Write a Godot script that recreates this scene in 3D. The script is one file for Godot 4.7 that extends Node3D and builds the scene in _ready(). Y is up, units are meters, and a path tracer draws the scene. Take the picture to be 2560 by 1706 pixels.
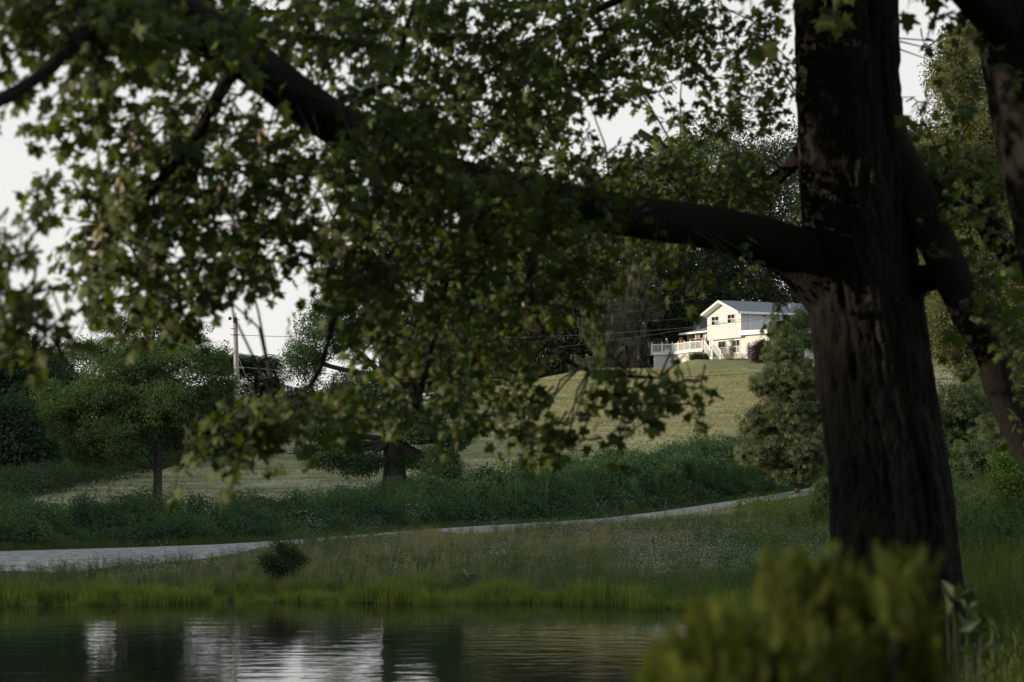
extends Node3D
# A farmhouse on a mown hillside, seen across a pond from under an old maple, low evening sun from the left.

const FOCAL := 6044.0            # 85 mm lens on a 36 x 24 mm frame, in pixels of a 2560 wide picture
const EYE := Vector3(0, 2.6, 0)
const PITCH := 0.0573
var MAT := {}
var noise := FastNoiseLite.new()
var fine := FastNoiseLite.new()
var rng := RandomNumberGenerator.new()
var names := {}

# ------------------------------------------------------------------ mesh builder
class MB:
	var v := PackedVector3Array()
	var n := PackedVector3Array()
	var c := PackedColorArray()
	var col := Color(1, 1, 1)
	func tri(a: Vector3, b: Vector3, d: Vector3) -> void:
		var g := (d - a).cross(b - a).normalized()
		v.append(a); v.append(b); v.append(d)
		n.append(g); n.append(g); n.append(g)
		c.append(col); c.append(col); c.append(col)
	func quad(a: Vector3, b: Vector3, d: Vector3, e: Vector3) -> void:
		tri(a, b, d); tri(a, d, e)
	func stri(a: Vector3, b: Vector3, d: Vector3, na: Vector3, nb: Vector3, nd: Vector3) -> void:
		if (d - a).cross(b - a).dot(na + nb + nd) < 0.0:
			v.append(a); v.append(d); v.append(b); n.append(na); n.append(nd); n.append(nb)
		else:
			v.append(a); v.append(b); v.append(d); n.append(na); n.append(nb); n.append(nd)
		c.append(col); c.append(col); c.append(col)
	func box(lo: Vector3, hi: Vector3, bev := 0.0) -> void:
		hexa([Vector3(lo.x, lo.y, lo.z), Vector3(hi.x, lo.y, lo.z), Vector3(hi.x, lo.y, hi.z), Vector3(lo.x, lo.y, hi.z),
			Vector3(lo.x, hi.y, lo.z), Vector3(hi.x, hi.y, lo.z), Vector3(hi.x, hi.y, hi.z), Vector3(lo.x, hi.y, hi.z)])
	func hexa(p: Array) -> void:
		var mid := Vector3.ZERO
		for q in p: mid += q / 8.0
		for f in [[0, 1, 2, 3], [4, 5, 6, 7], [0, 1, 5, 4], [1, 2, 6, 5], [2, 3, 7, 6], [3, 0, 4, 7]]:
			var a: Vector3 = p[f[0]]; var b: Vector3 = p[f[1]]; var d: Vector3 = p[f[2]]; var e: Vector3 = p[f[3]]
			var g := (d - a).cross(b - a)
			if g.dot((a + b + d + e) / 4.0 - mid) < 0.0: quad(a, e, d, b)
			else: quad(a, b, d, e)
	func beam(a: Vector3, b: Vector3, w: float, h: float, up := Vector3.UP) -> void:
		var d := (b - a).normalized()
		var s := d.cross(up)
		if s.length() < 0.01: s = d.cross(Vector3.RIGHT)
		s = s.normalized() * w * 0.5
		var u := s.cross(d).normalized() * h * 0.5
		hexa([a - s - u, a + s - u, b + s - u, b - s - u, a - s + u, a + s + u, b + s + u, b - s + u])
	func tube(p: Array, r: Array, sides := 8, caps := true) -> void:
		var rings := []
		var norms := []
		var up := Vector3(0.31, 0.1, 0.95)
		for i in p.size():
			var d: Vector3 = (p[min(i + 1, p.size() - 1)] - p[max(i - 1, 0)]).normalized()
			var s := d.cross(up).normalized()
			up = s.cross(d).normalized()
			var ring := PackedVector3Array()
			var nn := PackedVector3Array()
			for k in sides:
				var a := TAU * k / sides
				var o := s * cos(a) + up * sin(a)
				ring.append(p[i] + o * r[i]); nn.append(o)
			rings.append(ring); norms.append(nn)
		for i in p.size() - 1:
			for k in sides:
				var l := (k + 1) % sides
				stri(rings[i][k], rings[i + 1][k], rings[i + 1][l], norms[i][k], norms[i + 1][k], norms[i + 1][l])
				stri(rings[i][k], rings[i + 1][l], rings[i][l], norms[i][k], norms[i + 1][l], norms[i][l])
		if caps:
			for e in [0, p.size() - 1]:
				var d: Vector3 = (p[1] - p[0]).normalized() * -1.0 if e == 0 else (p[e] - p[e - 1]).normalized()
				for k in sides:
					stri(p[e], rings[e][k], rings[e][(k + 1) % sides], d, d, d)
	func lathe(prof: Array, sides := 16, at := Vector3.ZERO) -> void:  # prof: [radius, height]
		for i in prof.size() - 1:
			var a: Array = prof[i]; var b: Array = prof[i + 1]
			var sl := Vector2(b[1] - a[1], a[0] - b[0]).normalized()
			for k in sides:
				var t0 := TAU * k / sides
				var t1 := TAU * (k + 1) / sides
				var d0 := Vector3(cos(t0), 0, sin(t0)); var d1 := Vector3(cos(t1), 0, sin(t1))
				var n0 := d0 * sl.x + Vector3.UP * sl.y; var n1 := d1 * sl.x + Vector3.UP * sl.y
				var p0 = at + d0 * a[0] + Vector3.UP * a[1]; var p1 = at + d1 * a[0] + Vector3.UP * a[1]
				var q0 = at + d0 * b[0] + Vector3.UP * b[1]; var q1 = at + d1 * b[0] + Vector3.UP * b[1]
				if a[0] > 0.0001: stri(p0, p1, q1, n0, n1, n1)
				if b[0] > 0.0001: stri(p0, q1, q0, n0, n1, n0)
	# a leaf folded along its midrib
	func leaf(p: Vector3, d: Vector3, up: Vector3, l: float, w: float) -> void:
		var s := d.cross(up).normalized() * w * 0.5
		var u := s.cross(d).normalized() * w * 0.22
		var m := p + d * l * 0.45
		var t := p + d * l - u * 0.6
		tri(p, m + s + u, t); tri(p, t, m - s + u)
	func blade(p: Vector3, d: Vector3, bend: Vector3, l: float, w: float, side: Vector3) -> void:
		var m := p + d * l * 0.5 + bend * l * 0.12
		var t := p + d * l * 0.94 + bend * l * 0.5
		var s := side * w * 0.5
		tri(p - s, p + s, m + s * 0.8); tri(p - s, m + s * 0.8, m - s * 0.8); tri(m - s * 0.8, m + s * 0.8, t)
	func mesh() -> ArrayMesh:
		var a := []
		a.resize(Mesh.ARRAY_MAX)
		a[Mesh.ARRAY_VERTEX] = v; a[Mesh.ARRAY_NORMAL] = n; a[Mesh.ARRAY_COLOR] = c
		var m := ArrayMesh.new()
		m.add_surface_from_arrays(Mesh.PRIMITIVE_TRIANGLES, a)
		return m

# ------------------------------------------------------------------ node helpers
func numbered(called: String) -> String:
	var k: int = names.get(called, 0)
	names[called] = k + 1
	return called if k == 0 else "%s_%03d" % [called, k]

func tag(o: Node, label: String, category: String, group := "", kind := "") -> Node:
	o.set_meta("label", label); o.set_meta("category", category)
	if group: o.set_meta("group", group)
	if kind: o.set_meta("kind", kind)
	return o

func thing(called: String, label: String, category: String, where := Vector3.ZERO, turn := 0.0, group := "") -> Node3D:
	var o := Node3D.new()
	o.name = numbered(called)
	add_child(o)
	o.position = where; o.rotation.y = turn
	tag(o, label, category, group)
	return o

func part(called: String, mesh: Mesh, mat: Material, parent: Node) -> MeshInstance3D:
	var o := MeshInstance3D.new()
	o.name = called if parent != self else numbered(called)
	o.mesh = mesh
	o.material_override = mat
	parent.add_child(o, true)
	return o

func scatter(called: String, mesh: Mesh, mat: Material, parent: Node, xf: Array, cols: Array) -> MultiMeshInstance3D:
	var mm := MultiMesh.new()
	mm.transform_format = MultiMesh.TRANSFORM_3D
	mm.use_colors = true
	mm.mesh = mesh
	mm.instance_count = xf.size()
	for i in xf.size():
		mm.set_instance_transform(i, xf[i])
		mm.set_instance_color(i, cols[i])
	var o := MultiMeshInstance3D.new()
	o.name = called if parent != self else numbered(called)
	o.multimesh = mm
	o.material_override = mat
	parent.add_child(o, true)
	o.set_meta("kind", "stuff")
	return o

# world point seen at picture place (px, py) at distance d along the ground; used to survey where things stand
func at(px: float, py: float, d: float) -> Vector3:
	var v := Basis(Vector3.RIGHT, PITCH) * Vector3((px - 1280.0) / FOCAL, -(py - 853.0) / FOCAL, -1.0)
	return EYE + v * (d / -v.z)

func rnd(a: float, b: float) -> float: return rng.randf_range(a, b)
func ball() -> Vector3:
	while true:
		var p := Vector3(rnd(-1, 1), rnd(-1, 1), rnd(-1, 1))
		if p.length_squared() <= 1.0: return p
	return Vector3.ZERO
func dirn() -> Vector3: return (ball() + Vector3(0.0001, 0, 0)).normalized()
func vary(c: Color, k: float) -> Color:
	var b := 1.0 + rnd(-k, k)
	return Color(c.r * b * (1.0 + rnd(-k, k) * 0.45), c.g * b, c.b * b * (1.0 + rnd(-k, k) * 0.5))
func ss(a: float, b: float, x: float) -> float: return smoothstep(a, b, x)

# ------------------------------------------------------------------ materials
func mat(called: String, albedo: Color, rough := 0.85, spec := 0.35) -> StandardMaterial3D:
	var m := StandardMaterial3D.new()
	m.resource_name = called
	m.albedo_color = albedo.linear_to_srgb()
	m.roughness = rough
	m.metallic_specular = spec
	MAT[called] = m
	return m

func noise_tex(freq: float, ramp: Array, seed_: int, size := 512, as_normal := false, octaves := 4, bump := 4.0) -> NoiseTexture2D:
	var f := FastNoiseLite.new()
	f.seed = seed_; f.frequency = freq; f.fractal_octaves = octaves
	f.noise_type = FastNoiseLite.TYPE_SIMPLEX_SMOOTH
	var t := NoiseTexture2D.new()
	t.width = size; t.height = size; t.seamless = true; t.noise = f
	if as_normal:
		t.as_normal_map = true; t.bump_strength = bump
	elif ramp:
		var g := Gradient.new()
		g.offsets = PackedFloat32Array(ramp.map(func(x): return x[0]))
		g.colors = PackedColorArray(ramp.map(func(x): return (x[1] as Color).linear_to_srgb()))
		t.color_ramp = g
	return t

func textured(called: String, freq: float, ramp: Array, scale: Vector3, rough := 0.9, spec := 0.3, bump_cm := 0.0, bump_freq := 0.02) -> StandardMaterial3D:
	var m := mat(called, Color(1, 1, 1), rough, spec)
	m.albedo_texture = noise_tex(freq, ramp, called.hash() % 1000)
	m.uv1_triplanar = true; m.uv1_world_triplanar = true
	m.uv1_scale = scale
	if bump_cm > 0.0:
		m.heightmap_enabled = true
		m.heightmap_texture = noise_tex(bump_freq, [], called.hash() % 777)
		m.heightmap_scale = bump_cm
	return m

func leafy(called: String, back: Color, rough := 0.55, spec := 0.4) -> StandardMaterial3D:
	var m := mat(called, Color(1, 1, 1), rough, spec)
	m.vertex_color_use_as_albedo = true
	m.cull_mode = BaseMaterial3D.CULL_DISABLED
	m.backlight_enabled = true
	m.backlight = back
	return m

func make_materials() -> void:
	leafy("leaf", Color(0.86, 0.9, 0.45), 0.68, 0.32)
	leafy("maple", Color(0.92, 0.93, 0.36), 0.55, 0.36)
	leafy("needle", Color(0.5, 0.55, 0.4), 0.7)
	leafy("grass", Color(0.85, 0.88, 0.5), 0.65, 0.3)
	leafy("petal", Color(0.8, 0.8, 0.8), 0.8)
	var g := mat("ground", Color(1, 1, 1), 0.95, 0.2)
	g.vertex_color_use_as_albedo = true
	g.albedo_texture = noise_tex(0.012, [[0.0, Color(0.45, 0.45, 0.42)], [0.45, Color(0.75, 0.75, 0.72)], [0.6, Color(0.95, 0.94, 0.9)], [1.0, Color(1, 1, 0.97)]], 31, 1024, false, 6)
	g.uv1_triplanar = true; g.uv1_world_triplanar = true
	g.uv1_scale = Vector3(0.19, 0.19, 0.31)
	g.heightmap_enabled = true
	g.heightmap_texture = noise_tex(0.03, [], 77)
	g.heightmap_scale = 12.0
	textured("gravel", 0.02, [[0.0, Color(0.1, 0.095, 0.085)], [0.4, Color(0.185, 0.178, 0.163)], [0.55, Color(0.25, 0.24, 0.22)], [1.0, Color(0.36, 0.345, 0.315)]], Vector3(0.21, 0.21, 0.21), 0.9, 0.3, 4.0, 0.1)
	var w := mat("pond", Color(0.005, 0.006, 0.006), 0.045, 0.42)
	w.normal_enabled = true
	w.normal_texture = noise_tex(0.012, [], 5, 1024, true, 4, 8.0)
	w.normal_scale = 0.046
	w.uv1_triplanar = true; w.uv1_world_triplanar = true
	w.uv1_scale = Vector3(0.05, 0.1, 0.11)
	var b := mat("bark", Color(1, 1, 1), 0.95, 0.2)
	b.vertex_color_use_as_albedo = true
	b.albedo_texture = noise_tex(0.02, [[0.0, Color(0.4, 0.38, 0.36)], [0.5, Color(0.8, 0.78, 0.76)], [1.0, Color(1, 1, 1)]], 12)
	b.uv1_triplanar = true; b.uv1_world_triplanar = true
	b.uv1_scale = Vector3(2.2, 1.1, 2.2)
	b.heightmap_enabled = true
	b.heightmap_texture = noise_tex(0.03, [], 13)
	b.heightmap_scale = 1.5
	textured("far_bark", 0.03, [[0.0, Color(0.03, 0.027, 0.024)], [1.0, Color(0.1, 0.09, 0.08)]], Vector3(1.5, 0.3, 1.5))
	textured("pole_wood", 0.03, [[0.0, Color(0.26, 0.25, 0.23)], [1.0, Color(0.42, 0.4, 0.37)]], Vector3(2, 0.15, 2))
	textured("white_siding", 0.02, [[0.0, Color(0.54, 0.54, 0.53)], [1.0, Color(0.61, 0.61, 0.595)]], Vector3(0.4, 0.4, 0.4), 0.6)
	textured("cream_stucco", 0.02, [[0.0, Color(0.55, 0.54, 0.51)], [1.0, Color(0.64, 0.63, 0.595)]], Vector3(0.4, 0.4, 0.4), 0.85)
	mat("white_paint", Color(0.78, 0.78, 0.77), 0.5)
	textured("shingle", 0.08, [[0.0, Color(0.1, 0.11, 0.12)], [0.5, Color(0.17, 0.18, 0.19)], [1.0, Color(0.25, 0.26, 0.27)]], Vector3(0.5, 0.5, 0.5), 0.95)
	textured("stone", 0.05, [[0.0, Color(0.06, 0.06, 0.06)], [1.0, Color(0.26, 0.25, 0.24)]], Vector3(0.6, 0.6, 0.6))
	var gl := mat("window_glass", Color(0.02, 0.024, 0.028), 0.06, 0.6)
	mat("curtain", Color(0.45, 0.42, 0.38), 0.9)
	mat("dark_metal", Color(0.05, 0.05, 0.055), 0.5)
	mat("grey_metal", Color(0.4, 0.41, 0.42), 0.45)
	mat("tread", Color(0.1, 0.12, 0.12), 0.8)
	mat("wire", Color(0.12, 0.12, 0.12), 0.6)
	mat("terracotta", Color(0.45, 0.16, 0.09), 0.85)
	mat("red", Color(0.55, 0.04, 0.03), 0.6)
	mat("blue", Color(0.05, 0.11, 0.35), 0.6)
	mat("green_post", Color(0.02, 0.1, 0.07), 0.5)
	mat("dead_stalk", Color(0.05, 0.045, 0.035), 0.9)
	mat("samara", Color(0.5, 0.4, 0.28), 0.8)

# ------------------------------------------------------------------ terrain
const ROAD_X := [-60.0, -40.0, -24.0, -17.0, -12.7, -8.5, -6.7, -1.7, 3.3, 6.2, 14.0, 24.0, 45.0, 120.0]
const ROAD_D := [30.0, 41.0, 50.0, 55.0, 60.0, 66.0, 70.0, 80.0, 90.0, 97.0, 115.0, 140.0, 178.0, 300.0]
const ROAD_Y := [0.9, 0.7, 0.6, 0.62, 0.65, 0.66, 0.7, 0.9, 1.0, 1.2, 1.97, 3.4, 6.5, 16.0]
const POND := [[-46.0, 47.0], [-22.0, 46.0], [-12.0, 50.0], [-5.0, 51.4], [2.0, 50.6], [4.2, 47.5], [4.4, 40.0], [2.9, 31.0], [2.2, 24.0], [1.4, 16.0], [0.3, 9.5], [-5.0, 7.0], [-46.0, 6.0]]

func interp(xs: Array, ys: Array, x: float) -> float:
	if x <= xs[0]: return ys[0]
	for i in xs.size() - 1:
		if x < xs[i + 1]:
			return lerpf(ys[i], ys[i + 1], (x - xs[i]) / (xs[i + 1] - xs[i]))
	return ys[-1]

func road_s(x: float, d: float) -> float:   # distance from the road's middle, positive beyond it
	var r0 := interp(ROAD_X, ROAD_D, x - 1.5)
	var r1 := interp(ROAD_X, ROAD_D, x + 1.5)
	var k := (r1 - r0) / 3.0
	return (d - (r0 + r1) * 0.5) / sqrt(1.0 + k * k)

func road_half(x: float) -> float:
	return lerpf(4.6, 2.1, ss(-15.0, -6.0, x))

func pond_dist(x: float, d: float) -> float:   # positive outside
	var best := 1e9
	var inside := false
	var k := POND.size()
	for i in k:
		var ax: float = POND[i][0]; var ad: float = POND[i][1]
		var bx: float = POND[(i + 1) % k][0]; var bd: float = POND[(i + 1) % k][1]
		var ex := bx - ax; var ed := bd - ad
		var t := clampf(((x - ax) * ex + (d - ad) * ed) / (ex * ex + ed * ed), 0.0, 1.0)
		var qx := x - ax - ex * t; var qd := d - ad - ed * t
		best = minf(best, qx * qx + qd * qd)
		if (ad > d) != (bd > d) and x < ax + (d - ad) / (bd - ad) * ex:
			inside = not inside
	return (-sqrt(best) if inside else sqrt(best)) + noise.get_noise_2d(x * 6.0, d * 6.0) * 0.9 + noise.get_noise_2d(x * 20.0, d * 20.0) * 0.35

func brow_q(x: float, d: float) -> float:   # metres past the edge of the mown field, to its left
	return (x + 16.2) * -0.983 + (d - 112.0) * 0.184

func ground(x: float, d: float) -> float:
	var wob := noise.get_noise_2d(x * 1.2, d * 1.2)
	var ds := pond_dist(x, d) if d < 70.0 and d > -30.0 else 60.0
	if ds <= 0.0:
		return -0.9 * ss(0.0, 1.6, -ds)
	var s := road_s(x, d)
	var hw := road_half(x)
	var yr := interp(ROAD_X, ROAD_Y, x)
	var y := 0.0
	if s < hw:
		var e := maxf(-s - hw, 0.0)
		var a := ss(34.0, 56.0, d) * ss(-40.0, -25.0, x - d * 0.0)
		if d > 56.0: a = 1.0
		var far := yr * pow(ds / (ds + e * 0.9 + 0.001), 1.35) + 0.24 * ss(0.1, 1.0, e) * (1.0 - ss(2.0, 5.0, e)) * ss(-7.6, -6.2, x) * (1.0 - ss(-2.6, -1.0, x))
		var near := 1.35 * ss(-0.3, 3.0, ds) * 0.98
		y = lerpf(near, far, a) + wob * 0.16 * ss(0.2, 2.0, e) * ss(0.0, 2.0, ds)
	else:
		var e := s - hw
		var f := minf(1.5 + maxf(0.0, d - 95.0) * 0.0807, 16.9) - clampf(0.35 * (21.5 - x), 0.0, 1.9) * ss(250.0, 285.0, d)
		if d < 95.0: f = 1.5
		y = lerpf(yr + lerpf(0.45, 0.9, ss(-10.0, 6.0, x)) * ss(0.4, 5.0, e), maxf(f, yr + 0.6), ss(3.0, 10.0, e))
		y += wob * 0.25 * ss(0.5, 3.0, e)
		var q := brow_q(x, d)
		if q > 0.0: y -= minf(0.22 * q * q / (q + 5.0), 5.0) * (1.0 - ss(-34.0, -48.0, x))
	# hills round the valley
	if x < -44.0: y += minf(0.24 * (-x - 44.0), 6.0) * (1.0 - ss(170.0, 260.0, d))
	var ux := maxf(0.0, x - lerpf(18.0, 44.0, ss(60.0, 260.0, d)))
	y += minf(0.16 * ux, 14.0)
	if d > 300.0: y += minf((d - 300.0) * 0.15, 14.0) * ss(-30.0, 30.0, x) - minf((d - 300.0) * 0.1, 40.0) * ss(0.0, -60.0, x)
	if d < 4.0: y = maxf(y, 1.0)
	return y

func g3(x: float, d: float, up := 0.0) -> Vector3: return Vector3(x, ground(x, d) + up, -d)

func ground_color(x: float, d: float) -> Color:
	var a := noise.get_noise_2d(x * 3.0, d * 3.0)
	var b := fine.get_noise_2d(x * 2.0 + 50.0, d * 5.0)
	var s := road_s(x, d)
	var e := s - road_half(x)
	var meadow := Color(0.07, 0.085, 0.035).lerp(Color(0.13, 0.12, 0.055), clampf(0.5 + a, 0, 1))
	if e < 0.0:
		if pond_dist(x, d) < 0.5: return Color(0.03, 0.03, 0.02)
		if x > 6.0 and d > 80.0: return Color(0.05, 0.085, 0.03)
		return meadow
	var rows := fine.get_noise_2d(x * 0.9 + 50.0, d * 6.0 + x * 0.6)
	var field := Color(0.2, 0.2, 0.115).lerp(Color(0.31, 0.285, 0.185), clampf(0.5 + b * 1.4 + a * 0.3, 0, 1)) * 1.3
	field = field.lerp(Color(0.11, 0.1, 0.075), clampf((rows - 0.12) * 4.0, 0, 0.85)).lerp(Color(0.36, 0.33, 0.24), clampf((-rows - 0.2) * 3.0, 0, 0.7))
	var lawn := Color(0.24, 0.245, 0.12)
	field = field.lerp(lawn, ss(243.0, 256.0, d + a * 8.0))
	var under := meadow
	var col := under.lerp(field, ss(6.0, 9.0, e + a * 2.0))
	return col

func build_ground() -> void:
	var xs := []
	var x := -900.0
	while x < 900.0:
		xs.append(x)
		var t := absf(x - 4.0)
		x += 0.6 if t < 26.0 else 1.2 if t < 50.0 else 4.0 if t < 130.0 else 40.0 if t < 300.0 else 150.0
	var dsx := []
	var d := -300.0
	while d < 1200.0:
		dsx.append(d)
		d += 30.0 if d < -40.0 else 3.0 if d < 0.0 else 0.7 if d < 125.0 else 1.4 if d < 310.0 else 6.0 if d < 420.0 else 60.0
	var v := PackedVector3Array(); var c := PackedColorArray(); var idx := PackedInt32Array(); var n := PackedVector3Array()
	var w := xs.size()
	var h := []
	for dd in dsx:
		for xx in xs:
			var y := ground(xx, dd)
			v.append(Vector3(xx, y, -dd))
			c.append(ground_color(xx, dd))
	n.resize(v.size())
	for j in dsx.size():
		for i in w:
			var l := v[j * w + maxi(i - 1, 0)]; var r := v[j * w + mini(i + 1, w - 1)]
			var a := v[maxi(j - 1, 0) * w + i]; var b := v[mini(j + 1, dsx.size() - 1) * w + i]
			n[j * w + i] = (r - l).cross(b - a).normalized()
			if n[j * w + i].y < 0.0: n[j * w + i] *= -1.0
	for j in dsx.size() - 1:
		for i in w - 1:
			var p := j * w + i
			idx.append_array([p, p + w, p + 1, p + 1, p + w, p + w + 1])
	var arr := []
	arr.resize(Mesh.ARRAY_MAX)
	arr[Mesh.ARRAY_VERTEX] = v; arr[Mesh.ARRAY_NORMAL] = n; arr[Mesh.ARRAY_COLOR] = c; arr[Mesh.ARRAY_INDEX] = idx
	var m := ArrayMesh.new()
	m.add_surface_from_arrays(Mesh.PRIMITIVE_TRIANGLES, arr)
	tag(part("ground", m, MAT.ground, self), "rolling grassy hillside with a mown field sloping up to the house", "ground", "", "structure")
	var wm := MB.new()
	for i in 14:
		for j in 12:
			var x0 := -60.0 + i * 5.0; var d0 := 3.0 + j * 4.3
			wm.stri(Vector3(x0, 0, -d0), Vector3(x0 + 5, 0, -d0), Vector3(x0 + 5, 0, -d0 - 4.3), Vector3.UP, Vector3.UP, Vector3.UP)
			wm.stri(Vector3(x0, 0, -d0), Vector3(x0 + 5, 0, -d0 - 4.3), Vector3(x0, 0, -d0 - 4.3), Vector3.UP, Vector3.UP, Vector3.UP)
	tag(part("pond_water", wm.mesh(), MAT.pond, self), "dark still pond water mirroring the pale sky", "pond", "", "structure")

func ribbon(called: String, label: String, pts: Array, half: Callable, lift: float) -> void:
	var m := MB.new()
	var rows := []
	var seg := 9
	for i in pts.size():
		var a: Vector2 = pts[maxi(i - 1, 0)]; var b: Vector2 = pts[mini(i + 1, pts.size() - 1)]
		var t := (b - a).normalized()
		var s := Vector2(-t.y, t.x)
		var row := []
		var hw: float = half.call(pts[i].x)
		for k in seg + 1:
			var f := k / float(seg) * 2.0 - 1.0
			var edge := fine.get_noise_2d(i * 9.0, f * 40.0) * 0.35 if absf(f) > 0.99 else 0.0
			var p: Vector2 = pts[i] + s * (f * hw + edge)
			var rut := -0.03 * exp(-pow((absf(f) - 0.45) * 6.0, 2.0))
			row.append(Vector3(p.x, ground(p.x, p.y) + lift * (1.0 - 0.9 * pow(absf(f), 4.0)) + rut, -p.y))
		rows.append(row)
	for i in rows.size() - 1:
		for k in seg:
			var p: Array = [rows[i][k], rows[i + 1][k], rows[i + 1][k + 1], rows[i][k + 1]]
			var nn := Vector3.UP
			m.stri(p[0], p[1], p[2], nn, nn, nn); m.stri(p[0], p[2], p[3], nn, nn, nn)
	tag(part(called, m.mesh(), MAT.gravel, self), label, "road", "", "structure")

func build_roads() -> void:
	var pts := []
	var x := -34.0
	while x < 44.0:
		var d := 0.0
		for k in 5: d += interp(ROAD_X, ROAD_D, x - 2.0 + k) / 5.0
		pts.append(Vector2(x, d)); x += 0.5
	ribbon("gravel_road", "pale gravel lane running past the pond and uphill to the trees", pts, func(q): return road_half(q) + 0.1, 0.1)
	var spur := []
	for i in 20:
		var t := i / 19.0
		spur.append(Vector2(4.6 + t * 9.0, 91.5 + t * 1.5 + t * t * 3.0))
	ribbon("gravel_spur", "short gravel spur branching off the lane beside the green marker post", spur, func(q): return 1.1, 0.07)

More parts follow.
